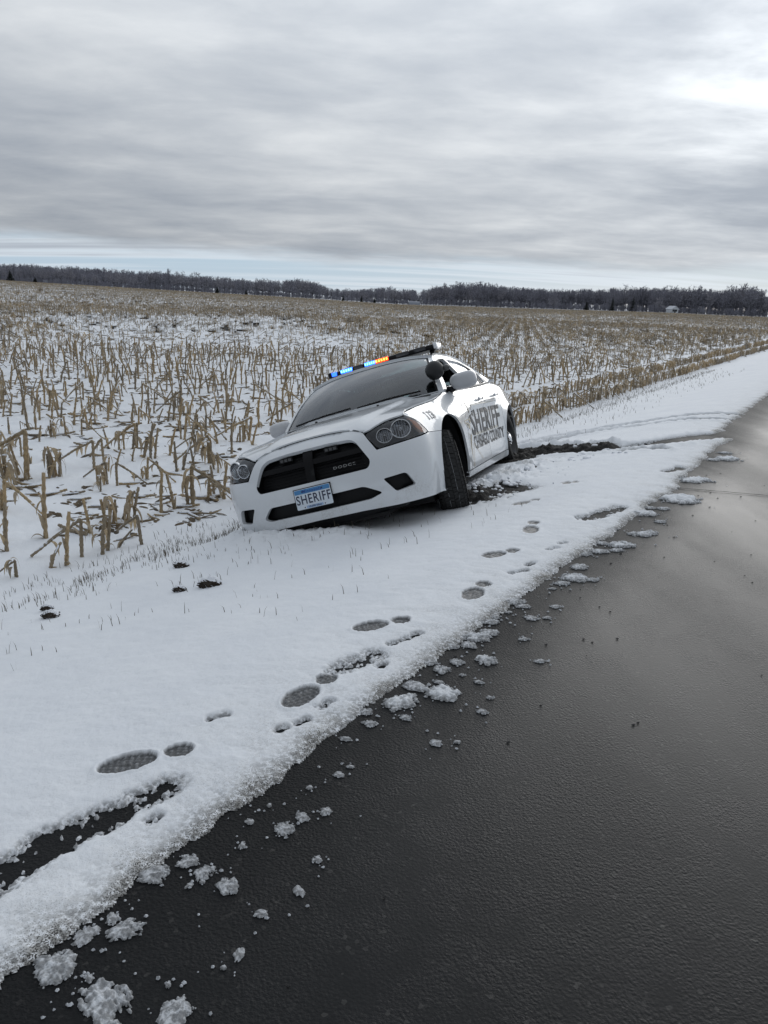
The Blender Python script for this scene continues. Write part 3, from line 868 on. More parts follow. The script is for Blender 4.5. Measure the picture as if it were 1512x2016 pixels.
    # buildings
    wallm = mat('white_siding', (.58, .60, .62), .7); roofm = mat('snowy_roof', (.60, .62, .66), .8); darkm = mat('window_dark', (.02, .022, .026), .2); greym = mat('grey_steel_siding', (.12, .125, .14), .5)

    def house(px, D, w, dp, h, rh, yaw, label, storeys=1, wallmat=wallm):
        x, y = far_xy(px, D); z = float(base_z(np.array([x]), np.array([y]))[0])
        e = empty('farmhouse', (x, y, z - .1), (0, 0, R(yaw))); tag(e, label, 'house')
        V = [(-w / 2, -dp / 2, 0), (w / 2, -dp / 2, 0), (w / 2, dp / 2, 0), (-w / 2, dp / 2, 0), (-w / 2, -dp / 2, h), (w / 2, -dp / 2, h), (w / 2, dp / 2, h), (-w / 2, dp / 2, h), (0, -dp / 2, h + rh), (0, dp / 2, h + rh)]
        MB().add(V, [(0, 1, 5, 8, 4), (2, 3, 7, 9, 6), (1, 2, 6, 5), (3, 0, 4, 7)]).build('wall', wallmat, e, smooth=False)
        r = MB(); o_ = .4; sl = rh / (w / 2)
        for s_ in (-1, 1):
            a = Vector((0, -dp / 2 - o_, h + rh + .06)); b_ = Vector((s_ * (w / 2 + o_), -dp / 2 - o_, h - o_ * sl + .06)); c = Vector((b_.x, dp / 2 + o_, b_.z)); d = Vector((0, dp / 2 + o_, a.z))
            u = Vector((0, 0, .18)); r.add([a, b_, c, d, a + u, b_ + u, c + u, d + u], [(0, 1, 2, 3), (4, 7, 6, 5), (0, 4, 5, 1), (1, 5, 6, 2), (2, 6, 7, 3)])
        rf = r.build('roof', roofm, e, smooth=False)
        MB().box((w * .22, dp * .1, h + rh), (.5, .5, 1.4)).build('chimney', greym, rf)
        for st_ in range(storeys):
            for wx in (-.26, .2):
                f = MB().box((wx * w, -dp / 2 - .03, .9 + 2.4 * st_ + .6), (1.1, .08, 1.25)).build('window', darkm, e)
        MB().box((0, -dp / 2 - .03, 1.05), (1.0, .08, 2.1)).build('door', darkm, e)
    house(1287, 480, 4.4, 5, 2.3, 1.5, 18, 'small white gabled house half hidden in the right-hand wood')
    house(1484, 505, 5.6, 7, 3.6, 2.2, -14, 'white two-storey house at the right edge of the far wood', 2)
    x, y = far_xy(797, 462); z = float(base_z(np.array([x]), np.array([y]))[0])
    e = empty('machine_shed', (x, y, z - .1), (0, 0, R(8))); tag(e, 'long low grey shed with a rounded roof at the far field edge', 'shed')
    m1 = MB(); n = 14; V = []; F = []
    for k in range(n + 1):
        a = math.pi * k / n
        for xx in (-3.2, 3.2): V.append((xx, -math.cos(a) * 2.0, math.sin(a) * 2.1))
    for k in range(n): F.append((2 * k, 2 * k + 1, 2 * k + 3, 2 * k + 2))
    m1.add(V, F); m1.build('roof', mat('shed_roof', (.22, .24, .28), .5), e)
    for xx in (-3.2, 3.2):
        V = [(xx, -math.cos(math.pi * k / n) * 2.0, math.sin(math.pi * k / n) * 2.1) for k in range(n + 1)]
        MB().add(V, [tuple(range(n + 1))]).build('end_wall', greym, e, smooth=False)
    MB().box((3.24, 0, .8), (.08, 1.8, 1.6)).build('door', darkm, e)


def scatter(name, P, scale, rotz, meshes, tilt=0.0, pick=None):
    """One object whose points carry instances of the given meshes (geometry nodes)."""
    me = bpy.data.meshes.new(name)
    n = len(P)
    me.vertices.add(n); me.vertices.foreach_set('co', np.asarray(P, np.float32).ravel())
    rr = np.random.default_rng(3)
    rot = np.zeros((n, 3), np.float32)
    rot[:, 2] = rr.uniform(0, 2 * math.pi, n) if rotz is None else rotz
    if tilt: rot[:, :2] = rr.normal(0, tilt, (n, 2))
    at = me.attributes.new('rot', 'FLOAT_VECTOR', 'POINT'); at.data.foreach_set('vector', rot.ravel())
    at = me.attributes.new('size', 'FLOAT', 'POINT'); at.data.foreach_set('value', np.asarray(scale, np.float32))
    at = me.attributes.new('pick', 'INT', 'POINT'); at.data.foreach_set('value', np.asarray(rr.integers(0, len(meshes), n) if pick is None else pick, np.int32))
    o = link(bpy.data.objects.new(name, me))
    src = bpy.data.collections.new(name + '_sources')
    for i, mm in enumerate(meshes):
        so = bpy.data.objects.new('%s_source_%02d' % (name, i), mm); src.objects.link(so)
    ng = bpy.data.node_groups.new(name + '_scatter', 'GeometryNodeTree')
    ng.interface.new_socket('Geometry', in_out='INPUT', socket_type='NodeSocketGeometry')
    ng.interface.new_socket('Geometry', in_out='OUTPUT', socket_type='NodeSocketGeometry')
    N = ng.nodes; L = ng.links
    gi = N.new('NodeGroupInput'); go = N.new('NodeGroupOutput')
    ci = N.new('GeometryNodeCollectionInfo'); ci.inputs['Collection'].default_value = src; ci.inputs['Separate Children'].default_value = True; ci.inputs['Reset Children'].default_value = True
    ip = N.new('GeometryNodeInstanceOnPoints'); ip.inputs['Pick Instance'].default_value = True
    def attr(nm, ty):
        a = N.new('GeometryNodeInputNamedAttribute'); a.data_type = ty; a.inputs['Name'].default_value = nm; return a.outputs['Attribute']
    e2r = N.new('FunctionNodeEulerToRotation')
    L.new(attr('rot', 'FLOAT_VECTOR'), e2r.inputs[0])
    L.new(gi.outputs[0], ip.inputs['Points']); L.new(ci.outputs[0], ip.inputs['Instance']); L.new(attr('pick', 'INT'), ip.inputs['Instance Index'])
    L.new(e2r.outputs[0], ip.inputs['Rotation']); L.new(attr('size', 'FLOAT'), ip.inputs['Scale']); L.new(ip.outputs[0], go.inputs[0])
    md = o.modifiers.new('scatter', 'NODES'); md.node_group = ng
    return o


build_far()
# ================================================================== the car
# Own frame: x forward (front axle at 0), y to the driver's side, z up from the tyre contact.
def cr_spline(P, n=400):
    """Catmull-Rom (chordal) through P, resampled evenly by arc length."""
    P = np.asarray(P, float)
    Q = np.vstack([2 * P[0] - P[1], P, 2 * P[-1] - P[-2]])
    out = []
    for i in range(1, len(Q) - 2):
        p0, p1, p2, p3 = Q[i - 1:i + 3]
        d1 = max(np.linalg.norm(p1 - p0), 1e-6) ** .5; d2 = max(np.linalg.norm(p2 - p1), 1e-6) ** .5; d3 = max(np.linalg.norm(p3 - p2), 1e-6) ** .5
        m1 = (p1 - p0) / d1 - (p2 - p0) / (d1 + d2) + (p2 - p1) / d2
        m2 = (p2 - p1) / d2 - (p3 - p1) / (d2 + d3) + (p3 - p2) / d3
        m1 *= d2; m2 *= d2
        for t in np.linspace(0, 1, 40, endpoint=False):
            h = t * t * t; s = t * t
            out.append((2 * h - 3 * s + 1) * p1 + (h - 2 * s + t) * m1 + (-2 * h + 3 * s) * p2 + (h - s) * m2)
    out.append(P[-1])
    out = np.array(out)
    L = np.r_[0, np.cumsum(np.linalg.norm(np.diff(out, axis=0), axis=1))]
    u = np.linspace(0, L[-1], n)
    return np.stack([np.interp(u, L, out[:, k]) for k in range(out.shape[1])], 1), u


def gsm(A, sig, axis):
    k = int(3 * sig) + 1
    w = np.exp(-0.5 * (np.arange(-k, k + 1) / sig) ** 2); w /= w.sum()
    pad = [(0, 0)] * A.ndim; pad[axis] = (k, k)
    B = np.pad(A, pad, mode='reflect', reflect_type='odd')
    return np.apply_along_axis(lambda a: np.convolve(a, w, 'valid'), axis, B)


PLAN, PS = cr_spline([(.985, 0), (.982, .12), (.968, .30), (.940, .46), (.897, .61), (.818, .752), (.690, .855), (.50, .890), (.25, .918), (0, .940), (-.6, .942),
                      (-1.5, .942), (-2.4, .946), (-3.05, .950), (-3.5, .928), (-3.80, .875), (-3.99, .75), (-4.06, .5), (-4.085, .2), (-4.09, 0)], 900)
_T = np.gradient(PLAN, axis=0); _T /= np.linalg.norm(_T, axis=1)[:, None]
PN = np.stack([_T[:, 1], -_T[:, 0]], 1)          # outward for y >= 0
PN = gsm(PN, 8, 0); PN[0] = (1, 0); PN[-1] = (-1, 0)
PN /= np.linalg.norm(PN, axis=1)[:, None]


def sx(x): return np.interp(-np.asarray(x, float), -PLAN[:, 0], PS)
def sy(y):
    i = np.argmin(np.abs(PLAN[:, 0] - .62))
    return np.sign(y) * np.interp(np.abs(y), PLAN[:i, 1], PS[:i])


ZG = np.linspace(.08, 1.16, 217)
_prof = [  # (s, [(z, inset)...])
    (0.0, [(.08, .20), (.15, .09), (.20, .035), (.26, .012), (.31, .004), (.42, 0), (.52, .004), (.60, .012), (.70, .03), (.76, .055), (.80, .090), (.83, .13), (.86, .185), (.88, .24), (1.16, .9)]),
    (float(sy(.45)), [(.08, .20), (.15, .09), (.20, .035), (.26, .012), (.31, .004), (.42, 0), (.52, .003), (.60, .012), (.70, .032), (.76, .055), (.80, .095), (.84, .165), (.87, .24), (1.16, .9)]),
    (float(sy(.68)), [(.08, .16), (.15, .08), (.20, .04), (.28, .02), (.36, .008), (.46, 0), (.56, 0), (.64, .008), (.72, .04), (.80, .085), (.85, .15), (.88, .22), (1.16, .9)]),
    (float(sx(.58)), [(.08, .13), (.15, .075), (.22, .045), (.30, .022), (.40, .008), (.50, .0), (.60, 0), (.68, .008), (.76, .035), (.83, .075), (.88, .13), (.92, .22), (1.16, .9)]),
    (float(sx(.25)), [(.08, .10), (.15, .06), (.30, .02), (.45, .0), (.60, -.006), (.70, -.002), (.78, .016), (.85, .05), (.90, .105), (.94, .19), (1.16, .7)]),
    (float(sx(-.05)), [(.08, .08), (.15, .06), (.30, .02), (.45, .0), (.60, -.010), (.72, -.006), (.80, .012), (.88, .045), (.925, .09), (.96, .15), (1.0, .24), (1.16, .6)]),
    (float(sx(-.55)), [(.08, .10), (.15, .075), (.25, .045), (.36, .03), (.50, .02), (.65, .006), (.76, .0), (.85, .008), (.92, .035), (.97, .075), (1.0, .105), (1.03, .15), (1.16, .4)]),
    (float(sx(-1.5)), [(.08, .11), (.15, .08), (.25, .05), (.36, .034), (.50, .024), (.65, .008), (.76, .0), (.86, .004), (.93, .025), (.98, .055), (1.02, .09), (1.06, .14), (1.16, .3)]),
    (float(sx(-2.4)), [(.08, .11), (.15, .08), (.25, .05), (.36, .034), (.50, .020), (.65, .004), (.78, -.002), (.88, .004), (.95, .026), (1.0, .06), (1.04, .10), (1.08, .15), (1.16, .3)]),
    (float(sx(-3.05)), [(.08, .11), (.20, .05), (.36, .02), (.50, .0), (.65, -.010), (.80, -.010), (.90, .006), (.98, .035), (1.03, .08), (1.07, .14), (1.16, .3)]),
    (float(sx(-3.75)), [(.08, .14), (.20, .07), (.36, .02), (.50, .0), (.65, .0), (.80, .012), (.92, .03), (1.0, .06), (1.05, .10), (1.08, .16), (1.16, .3)]),
    (float(PS[-1]), [(.08, .16), (.20, .07), (.36, .02), (.50, .0), (.65, .005), (.80, .03), (.92, .05), (1.0, .06), (1.06, .09), (1.09, .15), (1.16, .3)]),
]
_rows = np.array([np.interp(ZG, [p[0] for p in pr], [p[1] for p in pr]) for _, pr in _prof])
_ks = [k for k, _ in _prof]
INS = np.array([np.interp(PS, _ks, _rows[:, j]) for j in range(len(ZG))]).T       # (s, z)
INS = gsm(gsm(INS, 18, 0), 4.0, 1)
ARCH = {0: (0.030, .372, .425), 1: (-3.052, .372, .395)}


def bilin(s, z):
    fs = np.clip(s / PS[-1] * (len(PS) - 1), 0, len(PS) - 1.001); i = fs.astype(int); a = fs - i
    fz = np.clip((z - ZG[0]) / (ZG[-1] - ZG[0]) * (len(ZG) - 1), 0, len(ZG) - 1.001); j = fz.astype(int); b = fz - j
    ins = (INS[i, j] * (1 - a) + INS[i + 1, j] * a) * (1 - b) + (INS[i, j + 1] * (1 - a) + INS[i + 1, j + 1] * a) * b
    a = a[:, None]
    P = PLAN[i] * (1 - a) + PLAN[i + 1] * a
    N = PN[i] * (1 - a) + PN[i + 1] * a
    return P, N, ins


def sst(a, b, x):
    t = np.clip((np.asarray(x, float) - a) / (b - a), 0, 1)
    return t * t * (3 - 2 * t)


SC_X = [-.60, -.66, -.74, -.86, -1.05, -1.4, -2.0, -2.6, -3.2]
SC_Z = [.42, .60, .70, .765, .805, .825, .845, .865, .88]


def body(uv, off=0.0):
    """Skin of the car below the glass: uv = (signed arc length from the nose centre, height)."""
    uv = np.asarray(uv, float)
    s = uv[:, 0]; z = uv[:, 1]
    sg = np.where(s < 0, -1.0, 1.0)
    P, N, ins = bilin(np.abs(s), z)
    x = P[:, 0]
    # wheel-arch lips
    for cx, cz, r in ARCH.values():
        d = np.hypot(x - cx, z - cz) - r
        ins = ins - .016 * np.exp(-(np.maximum(d, 0) / .035) ** 2) * (np.abs(x - cx) < .8)
    # haunch over the rear wheel
    ins = ins - .016 * np.exp(-((x + 2.95) / .50) ** 2) * np.exp(-((z - .80) / .16) ** 2) * (x > -3.9)
    # scallop pressed into the doors
    zc = np.interp(-x, [-v for v in SC_X], SC_Z)
    dpt = sst(0, .025, zc - z) * sst(.22, .50, z) * sst(-.60, -.66, x) * (1 - sst(-2.3, -2.75, x))
    ins = ins + .026 * dpt
    X = P[:, 0] - N[:, 0] * (ins - off)
    Y = (P[:, 1] - N[:, 1] * (ins - off)) * sg
    return np.stack([X, Y, z], 1)


def rpoly(pts, r=0.03, seg=5):
    """Polygon with filleted corners; a point may carry its own radius as third value."""
    n = len(pts); out = []
    for i in range(n):
        p = np.array(pts[i][:2], float); a = np.array(pts[i - 1][:2], float); b = np.array(pts[(i + 1) % n][:2], float)
        rr = pts[i][2] if len(pts[i]) > 2 else r
        da = a - p; db = b - p; la = np.linalg.norm(da); lb = np.linalg.norm(db)
        t = min(rr, la * .48, lb * .48)
        if t < 1e-4:
            out.append(p); continue
        A = p + da / la * t; B = p + db / lb * t
        for k in range(seg + 1):
            u = k / seg
            out.append((1 - u) ** 2 * A + 2 * u * (1 - u) * p + u * u * B)
    return np.array(out)


def dens(loop, h):
    loop = np.asarray(loop, float); out = []
    for i in range(len(loop)):
        a = loop[i]; b = loop[(i + 1) % len(loop)]
        L = np.linalg.norm(b - a)
        if L < 1e-5: continue
        k = max(1, int(math.ceil(L / h)))
        for j in range(k): out.append(a + (b - a) * j / k)
    return np.array(out)


def inside(p, loop):
    x, y = p[:, 0], p[:, 1]
    c = np.zeros(len(p), bool)
    n = len(loop); j = n - 1
    for i in range(n):
        xi, yi = loop[i]; xj, yj = loop[j]
        cond = ((yi > y) != (yj > y))
        with np.errstate(divide='ignore', invalid='ignore'):
            c ^= cond & (x < (xj - xi) * (y - yi) / (yj - yi + 1e-30) + xi)
        j = i
    return c


def patch2d(outer, holes, h):
    loops = [dens(outer, h)] + [dens(k, h) for k in holes]
    lo = loops[0].min(0); hi = loops[0].max(0)
    nx = max(2, int((hi[0] - lo[0]) / h)); ny = max(2, int((hi[1] - lo[1]) / h))
    gx, gy = np.meshgrid(np.linspace(lo[0], hi[0], nx + 1), np.linspace(lo[1], hi[1], ny + 1))
    g = np.stack([gx.ravel(), gy.ravel()], 1)
    ok = inside(g, loops[0])
    for k in loops[1:]: ok &= ~inside(g, k)
    bd = np.vstack(loops)
    g = g[ok]
    if len(g):
        d = np.min(np.hypot(g[:, None, 0] - bd[None, :, 0], g[:, None, 1] - bd[None, :, 1]), axis=1)
        g = g[d > .45 * h]
    V = np.vstack([bd, g]) if len(g) else bd
    E = []; b = 0
    for lp in loops:
        E += [(b + i, b + (i + 1) % len(lp)) for i in range(len(lp))]; b += len(lp)
    r = delaunay_2d_cdt([Vector(v) for v in V], E, [], 0, 1e-6)
    V2 = np.array([(v[0], v[1]) for v in r[0]]); F = [tuple(f) for f in r[2]]
    C = np.array([V2[list(f)].mean(0) for f in F])
    ok = inside(C, loops[0])
    for k in loops[1:]: ok &= ~inside(C, k)
    F = [f for f, o in zip(F, ok) if o]
    return V2, F


def panel(name, outer, fm, mt, parent, holes=(), h=.035, thick=.018, off=0.0, flip=False, rim=None):
    """Sheet-metal panel: a 2-D outline with holes laid on the surface fm, with turned-in edges."""
    V2, F = patch2d(outer, holes, h)
    e = 1e-3
    P = fm(V2)
    N = np.cross(fm(V2 + (e, 0)) - fm(V2 - (e, 0)), fm(V2 + (0, e)) - fm(V2 - (0, e)))
    N /= np.maximum(np.linalg.norm(N, axis=1), 1e-12)[:, None]
    if flip: N = -N
    P = P + N * off
    FF = []
    for f in F:
        a, b, c = (P[k] for k in f[:3])
        if np.dot(np.cross(b - a, c - a), N[f[0]]) < 0: f = f[::-1]
        FF.append(f)
    cnt = {}
    for f in FF:
        for i in range(len(f)):
            cnt[(f[i], f[(i + 1) % len(f)])] = 1
    bnd = [(a, b) for (a, b) in cnt if (b, a) not in cnt]
    V = list(P); 
    top = {}; bot = {}
    for a, b in bnd:
        for k in (a, b):
            if k not in top:
                top[k] = len(V); V.append(P[k])
                bot[k] = len(V); V.append(P[k] - N[k] * thick)
    RF = [(top[b], top[a], bot[a], bot[b]) for a, b in bnd]
    o = mesh_np(name, np.array(V), FF + RF, parent=parent, mats=[mt, rim or mt], fmat=[0] * len(FF) + [1] * len(RF))
    return o


def lift(fm, off):
    """The surface fm moved outward by off."""
    def g(uv):
        uv = np.asarray(uv, float); e = 1e-3
        N = np.cross(fm(uv + (e, 0)) - fm(uv - (e, 0)), fm(uv + (0, e)) - fm(uv - (0, e)))
        N /= np.maximum(np.linalg.norm(N, axis=1), 1e-12)[:, None]
        return fm(uv) + N * off
    return g


def text2d(s, size=1.0, shear=0.0, bold=0.0, spacing=1.0, sxy=(1, 1)):
    cu = bpy.data.curves.new('lettering', 'FONT')
    cu.body = s; cu.size = size; cu.shear = shear; cu.offset = bold; cu.space_character = spacing
    cu.align_x = 'CENTER'; cu.align_y = 'CENTER'; cu.resolution_u = 3
    o = bpy.data.objects.new('lettering', cu)
    COL.objects.link(o)
    me = bpy.data.meshes.new_from_object(o)
    V = np.array([(v.co.x * sxy[0], v.co.y * sxy[1]) for v in me.vertices]); F = [tuple(p.vertices) for p in me.polygons]
    bpy.data.objects.remove(o); bpy.data.curves.remove(cu); bpy.data.meshes.remove(me)
    return V, F


def decal(name, V, F, fm, mt, parent):
    P = fm(V)
    return mesh_np(name, P, F, mt, parent, smooth=False)


def build_car():
    car = empty('patrol_car')
    tag(car, 'white sheriff patrol car stuck nose-down in the snowy ditch beside the road, lightbar lit', 'car')
    paint = mat('white_paint', (.63, .655, .68), rough=.32, coat=1.0)
    q = NT(paint.node_tree); b = paint.node_tree.nodes['Principled BSDF']
    oc = q.n('ShaderNodeTexCoord').outputs['Object']
    nz = q.n('ShaderNodeTexNoise', {'Vector': oc, 'Scale': 5.0, 'Detail': 7.0, 'Roughness': .7}).outputs[0]
    nf = q.n('ShaderNodeTexNoise', {'Vector': oc, 'Scale': 90.0, 'Detail': 3.0}).outputs[0]
    zz = q.n('ShaderNodeSeparateXYZ', {0: oc}).outputs[2]
    low = q.math('SUBTRACT', 1.0, q.smooth(zz, .18, .62))
    dm = q.math('MULTIPLY', q.math('MULTIPLY', q.smooth(nz, .42, .72), q.smooth(nf, .35, .65)), q.math('ADD', .10, q.math('MULTIPLY', low, .45)))
    paint.node_tree.links.new(q.mix(dm, (.63, .655, .68), (.34, .32, .29)), b.inputs['Base Color'])
    paint.node_tree.links.new(q.math('ADD', .30, q.math('MULTIPLY', dm, .8)), b.inputs['Roughness'])
    paint.node_tree.links.new(q.math('SUBTRACT', 1.0, q.math('MULTIPLY', dm, 1.5)), b.inputs['Coat Weight'])
    rim_m = mat('panel_edge', (.45, .46, .47), rough=.5)
    black = mat('black_plastic', (.006, .006, .007), rough=.55, spec=.25)
    gloss = mat('gloss_black', (.004, .004, .005), rough=.35, spec=.2)
    dark = mat('cabin_dark', (.020, .021, .022), rough=.8)
    chrome = mat('bright_metal', (.75, .76, .78), rough=.14, metal=1.0)
    grey = mat('grey_plastic', (.10, .10, .105), rough=.5)
    rubber = mat('tyre_rubber', (.018, .018, .018), rough=.78, noise=(25, .35), bump=(160, .2))
    steel = mat('black_steel', (.025, .025, .027), rough=.42)
    snowm = mat('packed_snow', (.78, .80, .83), rough=.7, bump=(60, .4))
    amber = mat('amber_lens', (.50, .16, .03), rough=.15, coat=.7)
    red = mat('red_lens', (.35, .01, .012), rough=.15, coat=.7)

    def glass(name, tint, refl=1.0):
        mm = bpy.data.materials.new(name); mm.use_nodes = True
        t = mm.node_tree; t.nodes.clear(); q = NT(t)
        o = q.n('ShaderNodeOutputMaterial')
        tr = q.n('ShaderNodeBsdfTransparent', {'Color': (*tint, 1)})
        gl = q.n('ShaderNodeBsdfGlossy', {'Color': (.95, .97, 1, 1), 'Roughness': .03})
        fr = q.math('MULTIPLY', q.n('ShaderNodeFresnel', {'IOR': 1.52}), refl, clamp=True)
        mx = q.n('ShaderNodeMixShader', {0: fr, 1: tr, 2: gl})
        t.links.new(mx.outputs[0], o.inputs[0])
        return mm
    wsglass = glass('windshield_glass', (.54, .68, .66), 1.55)
    tint = glass('side_glass', (.36, .40, .40), 1.5)
    clear = glass('lamp_glass', (.90, .92, .94), 1.2)

    bd = lambda uv: body(uv)
    S = lambda y: float(sy(y))
    X = lambda x: float(sx(x))

    # -- front bumper with its openings
    def arch_pts(k, a0, a1, n=18, dr=0.0):
        cx, cz, r = ARCH[k]
        return [(X(cx + (r + dr) * math.cos(a)), cz + (r + dr) * math.sin(a)) for a in np.linspace(a0, a1, n)]
    HL = [(S(.492), .786), (S(.60), .820), (S(.70), .842), (X(.655), .856), (X(.595), .806), (X(.522), .700), (X(.66), .686), (S(.66), .670), (S(.57), .664)]
    top_z = .822
    aL = arch_pts(0, math.asin((.676 - .372) / .425), -.40, 14)
    half = [(0.0, .862), (S(.20), .860), (S(.34), .850), (S(.43), .832), (S(.475), .812), (S(.490) , .784), (S(.556), .657), (S(.66), .662), (X(.66), .678), (X(.53), .690)] + aL + \
           [(X(.450), .212), (X(.62), .212), (S(.62), .222), (S(.35), .238), (0.0, .243)]
    outer = np.array(half[:-1] + [(0.0, .243)] + [(-s, z) for s, z in half[1:-1]][::-1])
    G = rpoly([(S(-.375), .760), (S(-.19), .776), (0, .781), (S(.19), .776), (S(.40), .760, .07), (S(.462), .585, .07), (S(.445), .530, .05), (S(.2), .527), (S(-.2), .527), (S(-.445), .530, .05), (S(-.462), .585, .07)], .02)
    G = rpoly([(S(-.400), .778, .06), (S(-.19), .794, .05), (S(.19), .794, .05), (S(.40), .780, .06), (S(.495), .592, .06), (S(.465), .540, .035), (S(-.465), .540, .035), (S(-.490), .592, .06)], .04)
    LI = rpoly([(S(-.40), .418, .03), (S(.40), .418, .03), (S(.530), .340, .03), (S(.43), .312, .02), (S(-.43), .312, .02), (S(-.485), .335, .03)], .02)
    FL = rpoly([(S(.550), .438, .02), (S(.715), .446, .03), (S(.765), .338, .02), (S(.625), .322, .02)], .02)
    FR = FL[::-1] * (-1, 1)
    panel('front_bumper', outer, bd, paint, car, holes=[G, LI, FL, FR], h=.03, thick=.03, rim=paint)
    # black air dam under the bumper
    dam = [(S(-.62), .215), (S(-.35), .232), (S(.35), .232), (S(.62), .215), (S(.52), .150), (S(-.52), .150)]
    panel('air_dam', rpoly(dam, .02), lift(bd, -.035), black, car, h=.04, thick=.02)
    # grille: dark well with cross-hair bars, mesh, lights and lettering
    well = lambda d: (lambda uv: body(uv, -d))
    gr = panel('grille', G * (1.03, 1) , well(.085), black, car, h=.05, thick=.0)
    rg = dens(G, .03); P0 = body(rg, -.004); P1 = body(rg, -.088)
    n = len(rg)
    mesh_np('grille_surround', np.vstack([P0, P1]), [(i, (i + 1) % n, n + (i + 1) % n, n + i) for i in range(n)], gloss, gr)
    hz = .688
    for lp in ([(S(-.47), hz + .020), (S(.47), hz + .020), (S(.47), hz - .020), (S(-.47), hz - .020)], [(S(-.045), .797), (S(.045), .797), (S(.034), .540), (S(-.034), .540)]):
        lp = np.array(lp)
        panel('grille_bar', lp, well(.035 if lp[0, 1] < .75 else .031), gloss, gr, h=.04, thick=.03)
    mbm = MB()
    for zz_ in np.arange(.558, .79, .022):
        w = .44 if zz_ < .6 else .44 - (zz_ - .6) * .42
        for y0, y1 in ((-w, -.05), (.05, w)):
            ys = np.linspace(y0, y1, 9)
            mbm.tube(body(np.stack([sy(ys), np.full(9, zz_)], 1), -.068), .0035, n=4)
    o = mbm.build('grille_mesh', gloss, gr); 
    V, F = text2d('DODGE', .028, bold=.0006, spacing=1.25, sxy=(1.6, 1))
    V = np.stack([sy(V[:, 0] + .285), V[:, 1] + .600], 1)
    decal('grille_lettering', V, F, well(.030), mat('dull_chrome', (.22, .22, .22), rough=.4, metal=.4), gr)
    mb_ = MB(); q0 = body(np.array([[S(.285), .600]]), -.042)[0]
    mb_.box(q0, (.012, .20, .008)); mb_.build('lettering_mount', gloss, gr)
    smoked = mat('smoked_lens', (.05, .05, .052), rough=.25)
    for y in (-.20, .20):
        c = body(np.array([[S(y), .748]]), -.05)[0]
        m1 = MB().box(c, (.03, .115, .034), bev=.005); gl = m1.build('grille_light', gloss, gr)
        for k in range(3): MB().box((c[0] + .016, c[1] + (k - 1) * .034, c[2]), (.006, .026, .022), bev=.003).build('light_lens', smoked, gl)
    lg = panel('lower_grille', LI * (1.04, 1), well(.07), black, car, h=.05, thick=0)
    for loop, dpt in ((LI, .074), (FL, .064), (FR, .064)):
        rg = dens(loop, .03); P0 = body(rg, -.028); P1 = body(rg, -dpt); n = len(rg)
        mesh_np('opening_wall', np.vstack([P0, P1]), [(i, (i + 1) % n, n + (i + 1) % n, n + i) for i in range(n)], black, lg)
    for loop in (FL, FR): panel('fog_lamp_blank', loop, well(.06), black, car, h=.04, thick=0)

    # -- headlights
    hl_l = rpoly([(a, b_, .02) for a, b_ in HL], .02)
    for sgn in (1, -1):
        lp = hl_l if sgn == 1 else (hl_l * (-1, 1))[::-1]
        hd = panel('headlight', lp, well(.075), gloss, car, h=.04, thick=0, flip=False)
        rg = dens(lp, .025); P0 = body(rg, -.002); P1 = body(rg, -.078); n = len(rg)
        mesh_np('lamp_housing', np.vstack([P0, P1]), [(i, (i + 1) % n, n + (i + 1) % n, n + i) for i in range(n)], gloss, hd)
        for (s0, z0, rr, dd) in ((S(.585) + .062, .746, .054, .030), (S(.70) + .105, .768, .068, .034)):
            c = body(np.array([[sgn * s0, z0]]), -dd)[0]
            nrm = body(np.array([[sgn * s0, z0]]), .1)[0] - c; nrm[2] = .0; nrm /= np.linalg.norm(nrm)
            nrm = (nrm + np.array([.9, 0, 0])); nrm /= np.linalg.norm(nrm)
            rot = Vector(nrm).to_track_quat('Y', 'Z').to_matrix()
            m1 = MB(); m1.lathe([(rr * .25, -.045), (rr * .70, -.028), (rr * .95, .004), (rr * 1.0, .014), (rr * 1.10, .014), (rr * 1.10, -.004)], 28)
            m1.v = [tuple(rot @ Vector((v[0] * 1.05, v[1], v[2] * .95)) + Vector(c)) for v in m1.v]
            ring = m1.build('reflector', chrome, hd)
            m2 = MB(); m2.lathe([(0, -.040), (rr * .22, -.04), (rr * .22, .0), (rr * .15, .006), (0, .008)], 16)
            for k in range(7):     # fluted pattern in the bowl
                a = -1 + k / 3
                hh = math.sqrt(max(0, 1 - (a * .9) ** 2)) * rr * .86
                m2.box((a * rr * .86, -.014, 0), (.0035, .012, 2 * hh))
            m2.v = [tuple(rot @ Vector(v) + Vector(c)) for v in m2.v]
            m2.build('bulb_shield', mat('lamp_grey', (.42, .43, .45), rough=.2, metal=.8), hd)
        ts = np.array([(X(.675), .838), (X(.61), .796), (X(.545), .707), (X(.62), .700), (X(.668), .745)]) * (sgn, 1)
        panel('turn_signal', rpoly(ts if sgn == 1 else ts[::-1], .012), well(.012), amber, hd, h=.03, thick=.02)
        panel('headlight_lens', lp, well(.003), clear, hd, h=.03, thick=.004)

    # -- hood
    eb = np.linspace(0, 1, 60)
    edge_s = [(S(.43), .838), (S(.488), .798), (S(.60), .827), (S(.70), .849), (X(.662), .863), (X(.60), .883), (X(.35), .912), (X(.10), .930), (X(-.15), .950), (X(-.38), .982), (X(-.55), 1.012)]
    E3, _ = cr_spline(body(np.array(edge_s)), 200)
    C3, _ = cr_spline([(.785, 0, .867), (.74, 0, .880), (.68, 0, .893), (.58, 0, .910), (.35, 0, .942), (.05, 0, .975), (-.15, 0, .998), (-.33, 0, 1.018)], 200)

